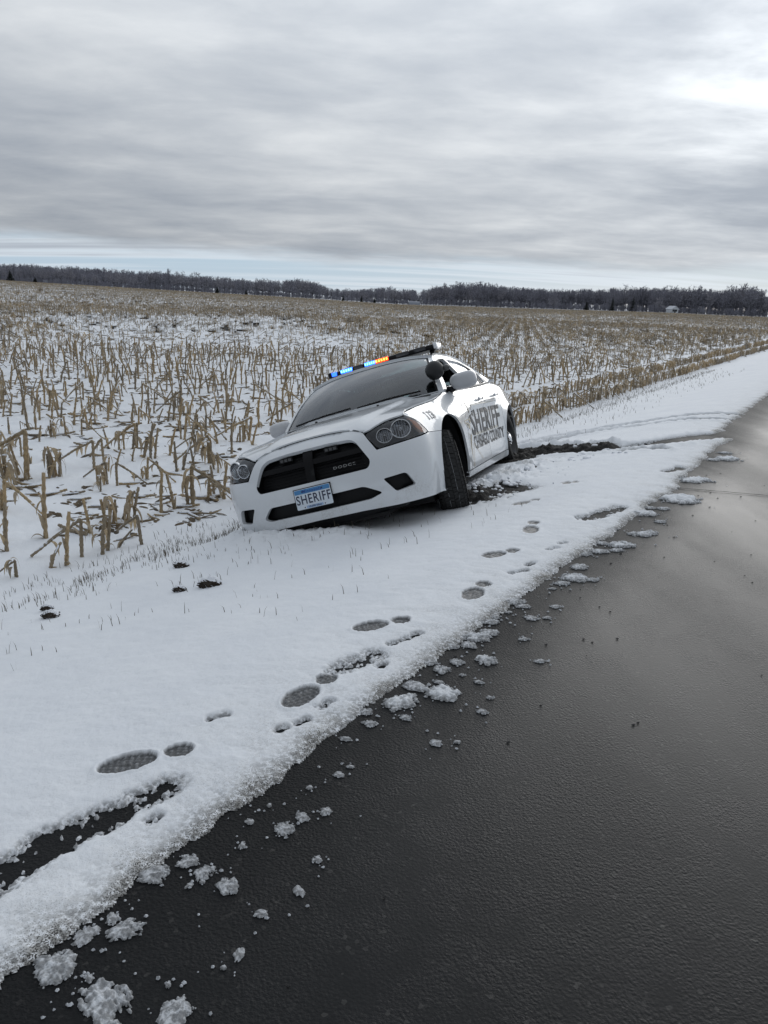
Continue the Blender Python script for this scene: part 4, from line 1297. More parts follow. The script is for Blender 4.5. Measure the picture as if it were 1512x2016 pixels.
    def hood_f(uv):
        a = uv[:, 0]; bb = np.clip(uv[:, 1], -.01, 1.01)
        k = bb * 199
        ex, ey, ez = (np.interp(k, np.arange(200), E3[:, i]) for i in range(3))
        cx, cz = (np.interp(k, np.arange(200), C3[:, i]) for i in (0, 2))
        aa = np.abs(a)
        p = 2.6
        x = cx + (ex - cx) * aa ** 2.2
        y = a * ey
        z = cz + (ez - cz) * aa ** p
        # power-dome: raised centre with an edge running from grille corner to the windshield
        yl = .40 + .12 * bb
        dome = 1 - sst(yl - .05, yl + .05, np.abs(y))
        z = z + .020 * dome * sst(.02, .25, bb) - .004 * (1 - dome) * sst(.1, .3, bb) * (1 - aa ** 6)
        return np.stack([x, y, z], 1)
    panel('hood', rpoly([(-1, 0), (1, 0), (1, 1), (-1, 1)], .0), hood_f, paint, car, h=.03, thick=.012, flip=True)
    # -- fenders (with the unit number), doors, quarters, rocker, rear bumper
    fl_pts = [(X(.53), .694), (X(.602), .806), (X(.658), .858), (X(.668), .865), (X(.60), .880), (X(.35), .907), (X(.10), .925), (X(-.15), .945), (X(-.38), .977), (X(-.53), 1.004),
              (X(-.62), .985), (X(-.635), .80), (X(-.60), .5), (X(-.585), .265), (X(-.385), .262)]
    arcf = arch_pts(0, math.pi + math.asin((.372 - .262) / .425), math.asin((.680 - .372) / .425), 30)
    fend = fl_pts[:-1] + arcf
    BELT = [(-.55, 1.010), (-1.0, 1.006), (-1.7, 1.022), (-2.4, 1.046), (-2.75, 1.062), (-3.1, 1.078), (-3.5, 1.086), (-3.95, 1.075)]
    bx = [p[0] for p in BELT]; bz = [p[1] for p in BELT]
    belt = lambda x: float(np.interp(-x, [-v for v in bx], bz))
    g = .004
    fd = [(X(-.622 - g), .985), (X(-.66), 1.0)] + [(X(x), belt(x)) for x in (-.8, -1.0, -1.2, -1.4, -1.6, -1.715)] + [(X(-1.715), .80), (X(-1.705), .5), (X(-1.69), .262), (X(-.592 - g), .262), (X(-.604 - g), .5), (X(-.639 - g), .80)]
    arr = arch_pts(1, .50, .10, 6, .012)
    rd = [(X(-1.715 - g * 2), belt(-1.72))] + [(X(x), belt(x)) for x in (-1.9, -2.2, -2.4, -2.56)] + [(X(-2.60), .90), (X(-2.62), .72), (X(-2.66), .60)] + \
         [(X(-2.652), .50), (X(-2.645), .42), (X(-2.655), .262), (X(-1.69 - 2 * g), .262), (X(-1.705 - 2 * g), .5), (X(-1.715 - 2 * g), .80)]
    arcr = arch_pts(1, math.pi + .30, .30, 34)
    qp = [(X(-2.572), belt(-2.57))] + [(X(x), belt(x)) for x in (-2.7, -2.9, -3.1, -3.3, -3.5, -3.7, -3.9)] + [(X(-3.97), 1.0), (X(-3.99), .80), (X(-3.90), .62), (X(-3.50), .60)]
    ar2 = [p for p in arch_pts(1, math.pi - .62, .02, 30)]
    qp = qp + ar2 + [(X(-2.655), .42), (X(-2.665), .60), (X(-2.628), .72), (X(-2.608), .90)]
    rk = [(X(-.385), .254), (X(-2.66), .254), (X(-2.68), .20), (X(-2.66), .185), (X(-.45), .205), (X(-.40), .215)]
    rb_half = [(X(-3.42), .595), (X(-3.90), .612), (X(-3.985), .70), (PS[-1], .72), (PS[-1], .22), (X(-3.7), .22), (X(-3.45), .24)]
    arb = arch_pts(1, math.pi + .33, math.pi - .62, 14)
    for sgn in (1, -1):
        def mk(pts):
            p = np.array(pts, float)
            return p if sgn == 1 else (p * (-1, 1))[::-1]
        fe = panel('fender', mk(fend), bd, paint, car, h=.035, thick=.02)
        dr = panel('front_door', mk(fd), bd, paint, car, h=.04, thick=.02)
        rr = panel('rear_door', mk(rd), bd, paint, car, h=.04, thick=.02)
        panel('quarter_panel', mk(qp), bd, paint, car, h=.045, thick=.02)
        panel('rocker_panel', mk(rk), bd, paint, car, h=.04, thick=.03)
        rbp = [(X(-3.42), .595), (X(-3.90), .612), (X(-3.985), .70), (PS[-1] - .004, .72), (PS[-1] - .004, .22), (X(-3.7), .22), (X(-3.47), .25)] + arb
        panel('rear_bumper', mk(rbp), bd, paint, car, h=.06, thick=.02)
        tl = [(X(-3.93), .995), (PS[-1] - .004, 1.0), (PS[-1] - .004, .735), (X(-4.0), .73), (X(-3.965), .82)]
        panel('tail_light', mk(tl), bd, red, car, h=.06, thick=.02)
        # handles: bowl and a bright pull
        for drx, prt in ((-1.50, dr), (-2.42, rr)):
            hz_ = .885 if drx > -2 else .905
            c = body(np.array([[sgn * X(drx), hz_]]), .022)[0]
            m1 = MB(); m1.box(c, (.20, .026, .030), bev=.010); hn = m1.build('door_handle', paint, prt)
        # mirror on the front door
        c = Vector((-.76, sgn * .975 if sgn > 0 else -.93, 1.068))
        m1 = MB(); m1.ball(c, (1, 1, 1), seg=28, ring=18)
        pw = lambda v, e: math.copysign(abs(v) ** e, v)
        m1.v = [(c.x + .088 * pw(v[0] - c.x, .8), c.y + .125 * pw(v[1] - c.y, .62), c.z + .078 * pw(v[2] - c.z, .70)) for v in m1.v]
        m1.v = [(v[0] if v[0] > c.x - .05 else c.x - .05 - (c.x - .05 - v[0]) * .15, v[1], c.z + (v[2] - c.z) * (1 + .15 * (v[1] * sgn - .975))) for v in m1.v]
        mi = m1.build('mirror', mat('mirror_shell', (.50, .51, .53), rough=.35, coat=.5), dr)
        MB().tube([(-.70, sgn * .83, 1.012), (-.74, sgn * .87, 1.014), (-.76, sgn * .92, 1.035)], [.036, .028, .022], n=8).build('mirror_foot', black, dr)
        # liners behind the arches keep the daylight out
        for k in (0, 1):
            cx, cz, r = ARCH[k]
            m1 = MB(); a = np.linspace(-.35, math.pi + .35, 24)
            yo = .90
            Vv = []; Ff = []
            for i, an in enumerate(a):
                for y in (yo, .48):
                    Vv.append((cx + (r + .006) * math.cos(an), sgn * y, cz + (r + .006) * math.sin(an)))
            for i in range(len(a) - 1): Ff.append((2 * i, 2 * i + 1, 2 * i + 3, 2 * i + 2))
            m1.add(Vv, Ff); 
            Vv = [(cx, sgn * .50, cz)] + [(cx + (r + .006) * math.cos(an), sgn * .485, cz + (r + .006) * math.sin(an)) for an in a]
            m1.add(Vv, [(0, i, i + 1) for i in range(1, len(a))])
            m1.build('wheel_arch_liner', black, car)

    # -- markings on the driver's side: gold star, bars and lettering; unit number on the fender
    side = lift(bd, .004)
    def sidexy(V, cx, cz): return np.stack([sx(cx - V[:, 0]), V[:, 1] + cz], 1)
    goldm = mat('gold_vinyl', (.42, .35, .22), rough=.35)
    goldp = mat('pale_gold_vinyl', (.55, .53, .46), rough=.35)
    inkm = mat('black_vinyl', (.02, .02, .022), rough=.45, spec=.3)
    inkf = mat('charcoal_vinyl', (.035, .035, .038), rough=.45, spec=.3)
    root = [o for o in car.children if o.name.startswith('front_door')][0]
    V, F = text2d('SHERIFF', .335, shear=0.0, bold=.008, spacing=1.06, sxy=(1.28, 1))
    sh = lambda V: np.stack([V[:, 0] - .10 * V[:, 1], V[:, 1]], 1)
    # readers stand on the driver's side: the word runs from the front wheel to the rear wheel
    decal('door_lettering', sidexy(sh(V), -1.72, .655), F, side, inkf, root)
    V, F = text2d('CHISAGO COUNTY', .172, bold=.003, spacing=1.02, sxy=(1.05, 1))
    decal('county_lettering', sidexy(sh(V), -1.78, .468), F, side, inkm, root)
    def strip(pts, w, name, mtt, d=.004):
        Vv = []; Ff = []
        P = dens(np.array(pts, float), .05)
        P = []
        for i in range(len(pts) - 1):
            a, b_ = np.array(pts[i], float), np.array(pts[i + 1], float)
            k = max(1, int(np.linalg.norm(b_ - a) / .06))
            P += [a + (b_ - a) * j / k for j in range(k)]
        P.append(np.array(pts[-1], float)); P = np.array(P)
        T = np.gradient(P, axis=0); T /= np.linalg.norm(T, axis=1)[:, None]
        N = np.stack([-T[:, 1], T[:, 0]], 1)
        ww = np.linspace(w[0], w[1], len(P))[:, None] if hasattr(w, '__len__') else w
        A = P + N * ww / 2; B = P - N * ww / 2
        V2 = np.vstack([A, B]); V2 = np.stack([sx(V2[:, 0]), V2[:, 1]], 1)
        n = len(P)
        mesh_np(name, lift(bd, d)(V2), [(i, i + 1, n + i + 1, n + i) for i in range(n - 1)], mtt, root, smooth=False)
    # big five-point star whose right-hand points run under the lettering
    cx, cz = -.93, .60
    star = [(-.70, .995), (-.865, .715), (-.52, .700), (-.80, .560), (-.70, .270), (-.945, .475), (-1.19, .300)]
    for a_, b_ in zip(star[:-1], star[1:]):
        strip([a_, b_], .008, 'star_line', goldm)
    for a_, r_ in (((-.72, .93), .003), ((-.56, .688), .004), ((-.73, .33), .003)):
        dirn = np.array(a_) - np.array((cx, cz)); tip = np.array(a_)
        nn = np.array([-dirn[1], dirn[0]]); nn /= np.linalg.norm(nn)
        base = np.array((cx, cz)) + dirn * .18
        tri = np.array([tip, base + nn * .045, base - nn * .005, np.array((cx, cz))])
        lp = tri
        V2, F2 = patch2d(lp, [], .05)
        V2 = np.stack([sx(V2[:, 0]), V2[:, 1]], 1)
        mesh_np('star_point', lift(bd, .0032)(V2), F2, goldm, root, smooth=False)
    strip([(-1.06, .555), (-1.60, .553), (-2.40, .557)], .026, 'gold_bar', goldp, .0032)
    strip([(-1.00, .835), (-1.60, .838), (-2.42, .842)], .010, 'gold_line', goldp)
    fe0 = [o for o in car.children if o.name.startswith('fender')][0]
    V, F = text2d('113', .095, bold=.004, sxy=(1.1, 1))
    decal('unit_number', sidexy(V, .34, .815), F, side, mat('grey_vinyl', (.22, .22, .23), rough=.35), fe0)
    # -- greenhouse
    A0, A1 = (-.50, 1.008), (-1.14, 1.405)
    rail, _ = cr_spline([(-.53, 1.010), (-.80, 1.212), (-1.12, 1.378), (-1.45, 1.425), (-1.90, 1.432), (-2.35, 1.410), (-2.80, 1.336), (-3.20, 1.215), (-3.56, 1.088)], 300)
    def beltY(x): return body(np.stack([sx(np.asarray(x)), np.interp(-np.asarray(x), [-v for v in bx], bz)], 1))[:, 1]
    railz = lambda x: np.interp(-np.asarray(x), -rail[:, 0], rail[:, 1])
    RY = [(-.53, .815), (-.80, .728), (-1.12, .646), (-1.45, .608), (-1.9, .592), (-2.35, .598), (-2.80, .632), (-3.2, .695), (-3.56, .775)]
    railY = lambda x: np.interp(-np.asarray(x), [-p[0] for p in RY], [p[1] for p in RY])
    rY = gsm(np.interp(np.linspace(.4, 3.7, 331), [-p[0] for p in RY], [p[1] for p in RY])[:, None], 10, 0)[:, 0]
    railY = lambda x: np.interp(-np.asarray(x), np.linspace(.4, 3.7, 331), rY)
    zb_ = lambda x: np.interp(-np.asarray(x), [-v for v in bx], bz)
    # lean of the side glass, the same all along so that the panes read as one plane
    XS = np.linspace(-3.7, -.4, 120); BY = beltY(XS)
    bYi = lambda x: np.interp(np.asarray(x), XS, BY)
    def gh(uv, sgn=1):
        x = uv[:, 0]; z = uv[:, 1]
        zr = railz(x); z0 = zb_(x); t = np.clip((z - z0) / np.maximum(zr - z0, .02), -.3, 1.2)
        y = bYi(x) - .012 + (railY(x) - bYi(x) + .012) * (t ** 1.25 * np.sign(1) if False else np.sign(t) * np.abs(t) ** 1.2)
        return np.stack([x, sgn * y, z], 1)
    railpts = [(x, float(railz(x))) for x in np.linspace(-.56, -3.5, 48)]
    beltpts = [(x, belt(x) - .004) for x in np.linspace(-3.5, -.56, 40)]
    def inset_rail(x, d): return float(railz(x)) - d
    W1 = [(-.735, belt(-.735) + .018, .012), (-1.675, belt(-1.675) + .018, .02), (-1.675, inset_rail(-1.675, .052), .03), (-1.45, inset_rail(-1.45, .052), .03), (-1.20, inset_rail(-1.20, .060), .05), (-.95, inset_rail(-.95, .062), .03)]
    W2 = [(-1.775, belt(-1.775) + .018, .02), (-2.62, belt(-2.62) + .022, .02), (-2.86, belt(-2.86) + .03, .02), (-2.88, inset_rail(-2.88, .095), .04), (-2.60, inset_rail(-2.60, .062), .03), (-2.35, inset_rail(-2.35, .055), .03), (-1.775, inset_rail(-1.775, .052), .03)]
    w1 = rpoly(W1, .02); w2 = rpoly(W2, .02)
    for sgn in (1, -1):
        fm = (lambda uv, s_=sgn: gh(np.asarray(uv, float), s_))
        fl_ = (sgn == -1)
        panel('side_frame', np.array(railpts + beltpts), fm, paint, car, holes=[w1, w2], h=.05, thick=.03, flip=not fl_)
        def inner(fm_, d):
            def g2(uv):
                P = fm_(np.asarray(uv, float)); P[:, 1] -= np.sign(P[:, 1]) * d
                return P
            return g2
        drp = [o for o in car.children if o.name.startswith('front_door')][0 if sgn == 1 else 1]
        rrp = [o for o in car.children if o.name.startswith('rear_door')][0 if sgn == 1 else 1]
        if sgn == -1:
            panel('door_window', w1, inner(fm, .016), tint, drp, h=.08, thick=.004, flip=not fl_)
        else:                                  # the driver's window is wound down: a strip of glass is left
            lowp = rpoly([(-.78, belt(-.78) + .01), (-1.66, belt(-1.66) + .01), (-1.66, belt(-1.66) + .05), (-.86, belt(-.86) + .05)], .01)
            panel('door_window', lowp, inner(fm, .016), tint, drp, h=.08, thick=.004, flip=not fl_)
        panel('rear_door_window', w2, inner(fm, .014), tint, rrp, h=.08, thick=.004, flip=not fl_)
        for wl in (w1, w2):                    # black seals round the panes
            c = wl.mean(0)
            k = len(wl); out_ = wl + 0; d_ = wl - c; ln = np.linalg.norm(d_, axis=1)[:, None]
            out_ = wl + d_ / ln * .012; in_ = wl - d_ / ln * .004
            Vv = np.vstack([fm(out_), fm(in_)]); Vv[:, 1] += sgn * .003
            mesh_np('window_seal', Vv, [(i, (i + 1) % k, k + (i + 1) % k, k + i) for i in range(k)], black, drp if wl is w1 else rrp)
        # division bar in the rear door pane
        bar = [(-2.585, belt(-2.585) + .02), (-2.615, belt(-2.615) + .02), (-2.675, inset_rail(-2.66, .06)), (-2.645, inset_rail(-2.64, .06))]
        panel('window_divider', np.array(bar), fm, black, rrp, h=.06, thick=.01, flip=not fl_)
        # belt moulding
        xs = np.linspace(-.66, -3.05, 30)
        pts = gh(np.stack([xs, [belt(x) + .004 for x in xs]], 1), sgn); pts[:, 1] += sgn * .012
        MB().tube(pts, .009, n=6).build('belt_moulding', black, car)

    # roof with the windscreen pillars: lateral a, lengthways x
    def roof_f(uv):
        a = uv[:, 0]; x = uv[:, 1]
        yr = railY(x); zr = railz(x)
        cz = np.interp(-x, [1.05, 1.3, 1.6, 1.9, 2.3, 2.6, 2.85], [1.432, 1.458, 1.470, 1.470, 1.454, 1.428, 1.398])
        zz = cz - (cz - zr) * np.abs(a) ** 3.2
        xx = x + .10 * (1 - np.abs(a) ** 2.0) * sst(-1.9, -1.05, x) - .10 * (1 - a ** 2) * sst(-1.9, -2.8, x)
        return np.stack([xx, a * yr, zz], 1)
    roof = panel('roof', np.array([(-1, -1.14), (1, -1.14), (1, -2.78), (-1, -2.78)]), roof_f, paint, car, h=.06, thick=.02, flip=False)
    def ws_f(uv):
        a = uv[:, 0]; t = uv[:, 1]
        xb = -.33 - .22 * np.abs(a) ** 2.2; zb0 = 1.022 - .012 * a ** 2; yb = .818 * a
        top = roof_f(np.stack([a, np.full_like(a, -1.14)], 1))
        xt, yt, zt = top[:, 0], top[:, 1], top[:, 2]
        bow = .030 * np.sin(np.pi * np.clip(t, 0, 1))
        return np.stack([xb + (xt - xb) * t + bow * .5, yb + (yt - yb) * t, zb0 + (zt - zb0) * t + bow], 1)
    panel('windshield', rpoly([(-.925, .01), (.925, .01), (.915, .955), (-.915, .955)], .03), ws_f, wsglass, car, h=.06, thick=.004, flip=False)
    frame_o = np.array([(-1, 0), (1, 0), (1, 1), (-1, 1)], float)
    frit = rpoly([(-.955, .0), (.955, .0), (.945, .975), (-.945, .975)], .03)
    ws_hole = rpoly([(-.92, .015), (.92, .015), (.91, .945), (-.91, .945)], .03)
    panel('windshield_seal', frit, lift(ws_f, -.002), black, car, holes=[ws_hole], h=.05, thick=.01)
    for sgn in (1, -1):
        st = np.array([(.950 * sgn, -.02), (1.0 * sgn, -.02), (1.0 * sgn, 1.0), (.940 * sgn, 1.0)])
        panel('windshield_pillar', st if sgn == 1 else st[::-1], lift(ws_f, .004), paint, car, h=.05, thick=.03)
    hd_ = np.array([(-.945, .97), (.945, .97), (.945, 1.0), (-.945, 1.0)])
    panel('windshield_header', hd_, lift(ws_f, .002), paint, car, h=.05, thick=.02)
    # cowl with wipers
    cw = np.array([(-.97, -.09), (.97, -.09), (.97, .012), (-.97, .012)])
    def cowl_f(uv):
        P = ws_f(np.stack([uv[:, 0], np.zeros(len(uv))], 1))
        P[:, 0] += -uv[:, 1] * .8 ; P[:, 2] += np.where(uv[:, 1] < 0, uv[:, 1] * .35, 0) - .006
        return P
    panel('cowl', cw, cowl_f, black, car, h=.05, thick=.02)
    for y0, y1 in ((.05, .62), (-.62, -.02)):
        P = ws_f(np.array([(y0 / .8, .02), ((y0 + y1) / 1.6, .045), (y1 / .8, .05)])); P[:, 2] += .022; P[:, 0] += .01
        MB().tube(P, .009, n=6).build('wiper', black, car)
    for y in (-.30, .28):
        p = hood_f(np.array([(y / .78, .86)]))[0]
        MB().ball((p[0], p[1], p[2] + .003), (.016, .012, .009), seg=10, ring=6).build('washer_jet', black, car)
    # rear window, deck
    def rw_f(uv):
        a = uv[:, 0]; t = uv[:, 1]
        top = roof_f(np.stack([a, np.full_like(a, -2.78)], 1))
        xb = -3.62 + .10 * a ** 2; yb = .74 * a; zb0 = 1.115 - .02 * a ** 2
        return np.stack([xb + (top[:, 0] - xb) * t, yb + (top[:, 1] - yb) * t, zb0 + (top[:, 2] - zb0) * t + .03 * np.sin(np.pi * np.clip(t, 0, 1))], 1)
    panel('rear_window', rpoly([(-.90, .02), (.90, .02), (.90, .96), (-.90, .96)], .04), rw_f, wsglass, car, h=.08, thick=.004, flip=True)
    panel('rear_window_frame', frame_o, rw_f, paint, car, holes=[rpoly([(-.90, .02), (.90, .02), (.90, .96), (-.90, .96)], .04)], h=.06, thick=.02, flip=True)
    def deck_f(uv):
        a = uv[:, 0]; x = uv[:, 1]
        ye = body(np.stack([sx(np.maximum(x, -3.93)), zb_(np.maximum(x, -3.93))], 1))[:, 1]
        ye = np.interp(-x, [3.0, 3.5, 3.75, 3.9, 4.03], [.83, .80, .77, .72, .66])
        z0 = np.interp(-x, [3.3, 3.6, 3.85, 4.03], [1.10, 1.105, 1.100, 1.085])
        return np.stack([x, a * ye, z0 + .018 * (1 - a ** 2)], 1)
    panel('trunk_lid', np.array([(-1, -3.45), (1, -3.45), (1, -4.0), (-1, -4.0)]), deck_f, paint, car, h=.07, thick=.02, flip=False)

    # -- cabin
    m1 = MB()
    m1.box((-1.9, 0, .22), (3.3, 1.56, .06)); m1.box((-.52, 0, .55), (.10, 1.52, .62)); m1.box((-3.30, 0, .62), (.10, 1.5, .72)); m1.box((-2.0, 0, .16), (4.6, 1.45, .06))
    m1.box((.35, 0, .45), (.9, .9, .5)); m1.box((.70, 0, .40), (.10, 1.25, .42))
    for sgn in (1, -1): m1.box((-1.9, sgn * .80, .58), (2.7, .05, .74))
    m1.box((-3.45, 0, 1.02), (.5, 1.45, .05))
    m1.build('cabin_shell', dark, car)
    m1 = MB(); m1.box((.28, 0, .175), (1.15, 1.02, .03)); m1.tube([(0, -.7, .30), (0, .7, .30)], .04); m1.tube([(-3.05, -.7, .33), (-3.05, .7, .33)], .05)
    m1.box((.55, .0, .20), (.12, .9, .08)); m1.build('underbody', black, car)
    m1 = MB()
    m1.box((-.62, 0, .965), (.46, 1.46, .09), bev=.03); m1.box((-.74, .37, 1.01), (.22, .40, .07), bev=.03); m1.box((-.86, -.02, .82), (.26, .30, .34), bev=.03)
    m1.build('dashboard', dark, car)
    m1 = MB()
    m1.lathe([(.185 + .014 * math.cos(a), .014 * math.sin(a)) for a in np.linspace(0, 2 * math.pi, 9)[:-1]], 28, axis='x', c=(0, 0, 0), closed=True)
    m1.box((0, 0, -.02), (.03, .10, .10), bev=.01); m1.box((0, .09, 0), (.012, .17, .03)); m1.box((0, -.09, 0), (.012, .17, .03))
    rot = Matrix.Rotation(R(-22), 3, 'Y')
    m1.v = [tuple(rot @ Vector(v) + Vector((-.95, .37, 1.0))) for v in m1.v]
    m1.build('steering_wheel', dark, car)
    seatm = mat('seat_cloth', (.035, .037, .04), rough=.85)
    for y in (.37, -.37):
        m1 = MB()
        m1.box((-1.45, y, .52), (.52, .50, .16), bev=.05)
        m1.box((-1.74, y, .82), (.16, .48, .62), rot=Matrix.Rotation(R(-16), 3, 'Y'), bev=.06)
        m1.box((-1.86, y, 1.21), (.10, .26, .17), rot=Matrix.Rotation(R(-12), 3, 'Y'), bev=.04)
        m1.tube([(-1.83, y - .06, 1.10), (-1.85, y - .06, 1.2)], .008); m1.tube([(-1.83, y + .06, 1.10), (-1.85, y + .06, 1.2)], .008)
        m1.build('front_seat', seatm, car)
    m1 = MB(); m1.box((-2.75, 0, .52), (.50, 1.36, .18), bev=.05); m1.box((-3.05, 0, .82), (.16, 1.36, .58), rot=Matrix.Rotation(R(-20), 3, 'Y'), bev=.05); m1.build('rear_bench', seatm, car)
    m1 = MB()                       # prisoner partition: frame and bars behind the front seats
    for y in (-.62, 0, .62): m1.tube([(-2.02, y, .6), (-2.05, y * .9, 1.40)], .018)
    m1.tube([(-2.05, -.56, 1.38), (-2.05, .56, 1.38)], .018); m1.tube([(-2.03, -.62, 1.0), (-2.03, .62, 1.0)], .014); m1.box((-2.02, 0, .78), (.02, 1.3, .42))
    for k in range(9): m1.tube([(-2.04, -.56 + k * .07, 1.0), (-2.05, -.55 + k * .068, 1.38)], .004, n=5)
    m1.build('partition', black, car)
    m1 = MB(); m1.box((-1.06, 0, 1.36), (.03, .25, .07), bev=.012); m1.tube([(-1.03, 0, 1.39), (-1.10, 0, 1.43)], .012); m1.build('rear_view_mirror', black, car)
    m1 = MB(); m1.box((-.92, -.06, 1.06), (.05, .27, .20), rot=Matrix.Rotation(R(-15), 3, 'Y'), bev=.012); m1.tube([(-.95, -.06, .9), (-.92, -.06, 1.0)], .02); m1.build('computer_screen', black, car)

    # -- wheels
    def wheel(cx, cy, cz, sgn, steer, camber=0.0):
        w = empty('wheel'); w.parent = car
        w.location = (cx, cy, cz); w.rotation_euler = (camber, 0, steer)
        Rr, hw = .362, .115
        prof = [(.232, -.098 * 1), (.245, -.112), (.285, -.122), (.322, -.116), (.346, -.100), (Rr - .010, -.078), (Rr - .008, -.04), (Rr - .008, 0), (Rr - .008, .04), (Rr - .010, .078), (.346, .100), (.322, .116), (.285, .122), (.245, .112), (.232, .098)]
        MB().lathe(prof, 72).build('tyre', rubber, w, angle=50)
        m1 = MB()
        cols = [(-.099, .030), (-.0585, .036), (-.0195, .031), (.0195, .031), (.0585, .036), (.099, .030)]
        nb = 62
        for ci, (yc, wd) in enumerate(cols):
            for k in range(nb):
                a0 = 2 * math.pi * (k + (.5 if ci % 2 else 0) + .08 * math.sin(k * 2.1 + ci)) / nb
                da = 2 * math.pi / nb * .84
                V = []
                for rr_ in (.345, None):
                    for (da_, sy_) in ((-.5, -.5), (.5, -.5), (.5, .5), (-.5, .5)):
                        y = yc + sy_ * wd
                        rtop = Rr - .05 * (abs(y) / .114) ** 5 * .55
                        r_ = rr_ if rr_ else rtop
                        an = a0 + da_ * da + (.012 if sy_ > 0 else -.012) * (1 if ci % 2 else -1)
                        V.append((r_ * math.cos(an), y, r_ * math.sin(an)))
                m1.add(V, [(4, 5, 6, 7), (0, 1, 5, 4), (1, 2, 6, 5), (2, 3, 7, 6), (3, 0, 4, 7)])
        tb = m1.build('tread_blocks', rubber, w, smooth=False); tag(tb, kind='stuff')
        m1 = MB()                    # snow caught in the main grooves
        for yc in (-.039, .039):
            for st in range(0, 60):
                if random.random() < .25: continue
                a = 2 * math.pi * st / 60
                pts = [((.3535) * math.cos(a + d), yc, (.3535) * math.sin(a + d)) for d in np.linspace(0, 2 * math.pi / 60, 3)]
                m1.tube(pts, .0028, n=4)
        tag(m1.build('groove_snow', mat('tread_slush', (.42, .43, .45), rough=.7), w), kind='stuff')
        s = sgn
        prof = [(.235, s * .105), (.228, s * .098), (.222, s * .07), (.205, s * .045), (.150, s * .050), (.110, s * .072), (.085, s * .080), (.0, s * .080)]
        MB().lathe(prof, 48).build('rim', steel, w)
        m1 = MB(); m1.lathe([(.062, s * .082), (.056, s * .098), (.035, s * .108), (0, s * .112)], 32); m1.build('hub_cap', chrome, w)
        nut = MB().lathe([(0, 0), (.011, 0), (.011, s * .02), (0, s * .024)], 8).build('wheel_nut', chrome, w)
        hole = MB().ball((0, 0, 0), (.022, .010, .022), seg=10, ring=6).build('rim_hole', gloss, w)
        for src_, cnt, rad, yo, ph in ((nut, 5, .070, .078, 0), (hole, 10, .172, .050, .5)):
            for k in range(cnt):
                a = 2 * math.pi * (k + ph) / cnt
                o = src_ if k == 0 else link(src_.copy(), w)
                o.location = (rad * math.cos(a), s * yo, rad * math.sin(a))
        return w
    wf = wheel(0, .80, .362 - WHEEL_DROOP, 1, R(STEER), 0)
    wheel(0, -.80, .362 + .02, -1, R(STEER), 0)
    wr = wheel(-3.052, .81, .362, 1, 0, 0)
    wheel(-3.052, -.81, .362 + .02, -1, 0, 0)
    m1 = MB()
    for i in range(60):             # slush stuck to the inner shoulder and inside of the front tyre
        a = R(random.uniform(200, 285)); r_ = random.uniform(.24, .335)
        m1.ball((r_ * math.cos(a) , -.118, r_ * math.sin(a)), (random.uniform(.012, .03), .012, random.uniform(.012, .03)), seg=7, ring=5)
    tag(m1.build('stuck_snow', snowm, wf), kind='stuff')

    # -- lightbar, spotlight, antenna
    lb = empty('light_bar'); lb.parent = car; lb.location = (-1.70, 0.0, 1.528)
    m1 = MB(); 
    n = 13
    ys = np.linspace(-.585, .585, n)
    Vv = []
    for y in ys:
        x0 = .04 - .07 * (abs(y) / .62) ** 2
        for (dx, dz) in ((.135, -.028), (.150, -.008), (.138, .020), (.05, .034), (-.10, .034), (-.145, .015), (-.145, -.028)):
            Vv.append((x0 + dx, y, dz))
    k = 7
    Ff = [(i * k + j, i * k + (j + 1) % k, (i + 1) * k + (j + 1) % k, (i + 1) * k + j) for i in range(n - 1) for j in range(k)] + [tuple(range(k)), tuple(range((n - 1) * k, n * k))[::-1]]
    m1.add(Vv, Ff); m1.build('light_bar_body', gloss, lb, angle=25)
    m1 = MB(); m1.box((0, .602, 0.004), (.23, .04, .062), bev=.012); m1.build('end_cap', mat('clear_cap', (.80, .81, .83), rough=.2, coat=.4), lb)
    m1 = MB(); m1.box((0, -.602, 0.004), (.23, .04, .062), bev=.012); m1.build('end_cap', black, lb)
    for y in (.54, -.54):
        m1 = MB(); m1.box((0, y, -.05), (.08, .05, .06), bev=.008); m1.tube([(-.02, y, -.05), (-.02, math.copysign(.59, y), -.085)], .016); m1.build('mounting_foot', black, lb)
    blue = mat('blue_led', (.02, .10, .6), rough=.3, emit=(.02, .10, 1.0), estr=3.0)
    bluew = mat('blue_white_led', (.3, .5, .8), rough=.3, emit=(.10, .42, 1.0), estr=5.0)
    redl = mat('red_led', (.6, .05, .02), rough=.3, emit=(1.0, .05, .01), estr=1.6)
    amb = mat('amber_led', (.7, .35, .08), rough=.3, emit=(1.0, .30, .04), estr=4.0)
    offm = mat('unlit_module', (.03, .03, .035), rough=.15, coat=.5)
    for (y0, y1, mt_, sub) in ((-.570, -.51, blue, None), (-.455, -.315, blue, bluew), (-.165, -.045, blue, bluew), (-.040, .105, redl, amb), (.19, .33, offm, None), (.38, .51, offm, None), (-.29, -.19, offm, None)):
        yc = (y0 + y1) / 2; x0 = .04 - .07 * (abs(yc) / .62) ** 2
        mo = MB().box((x0 + .128, yc, .004), (.055, y1 - y0, .040), bev=.005).build('led_module', mt_, lb)
        if sub:
            m1 = MB(); nl = 5
            for j in range(nl): MB().box((x0 + .158, y0 + (j + .5) * (y1 - y0) / nl, .005), (.008, (y1 - y0) / nl * .55, .024), bev=.002).build('led', sub, mo)
    sp_ = empty('spotlight'); sp_.parent = car
    P = gh(np.array([(-.70, 1.14)]))[0]
    sp_.location = (P[0] + .085, P[1] + .005, P[2] + .075)
    m1 = MB(); m1.ball((0, 0, 0), (.085, .087, .087), seg=26, ring=16)
    m1.v = [(min(v[0], .03) if False else v[0], v[1], v[2]) for v in m1.v]
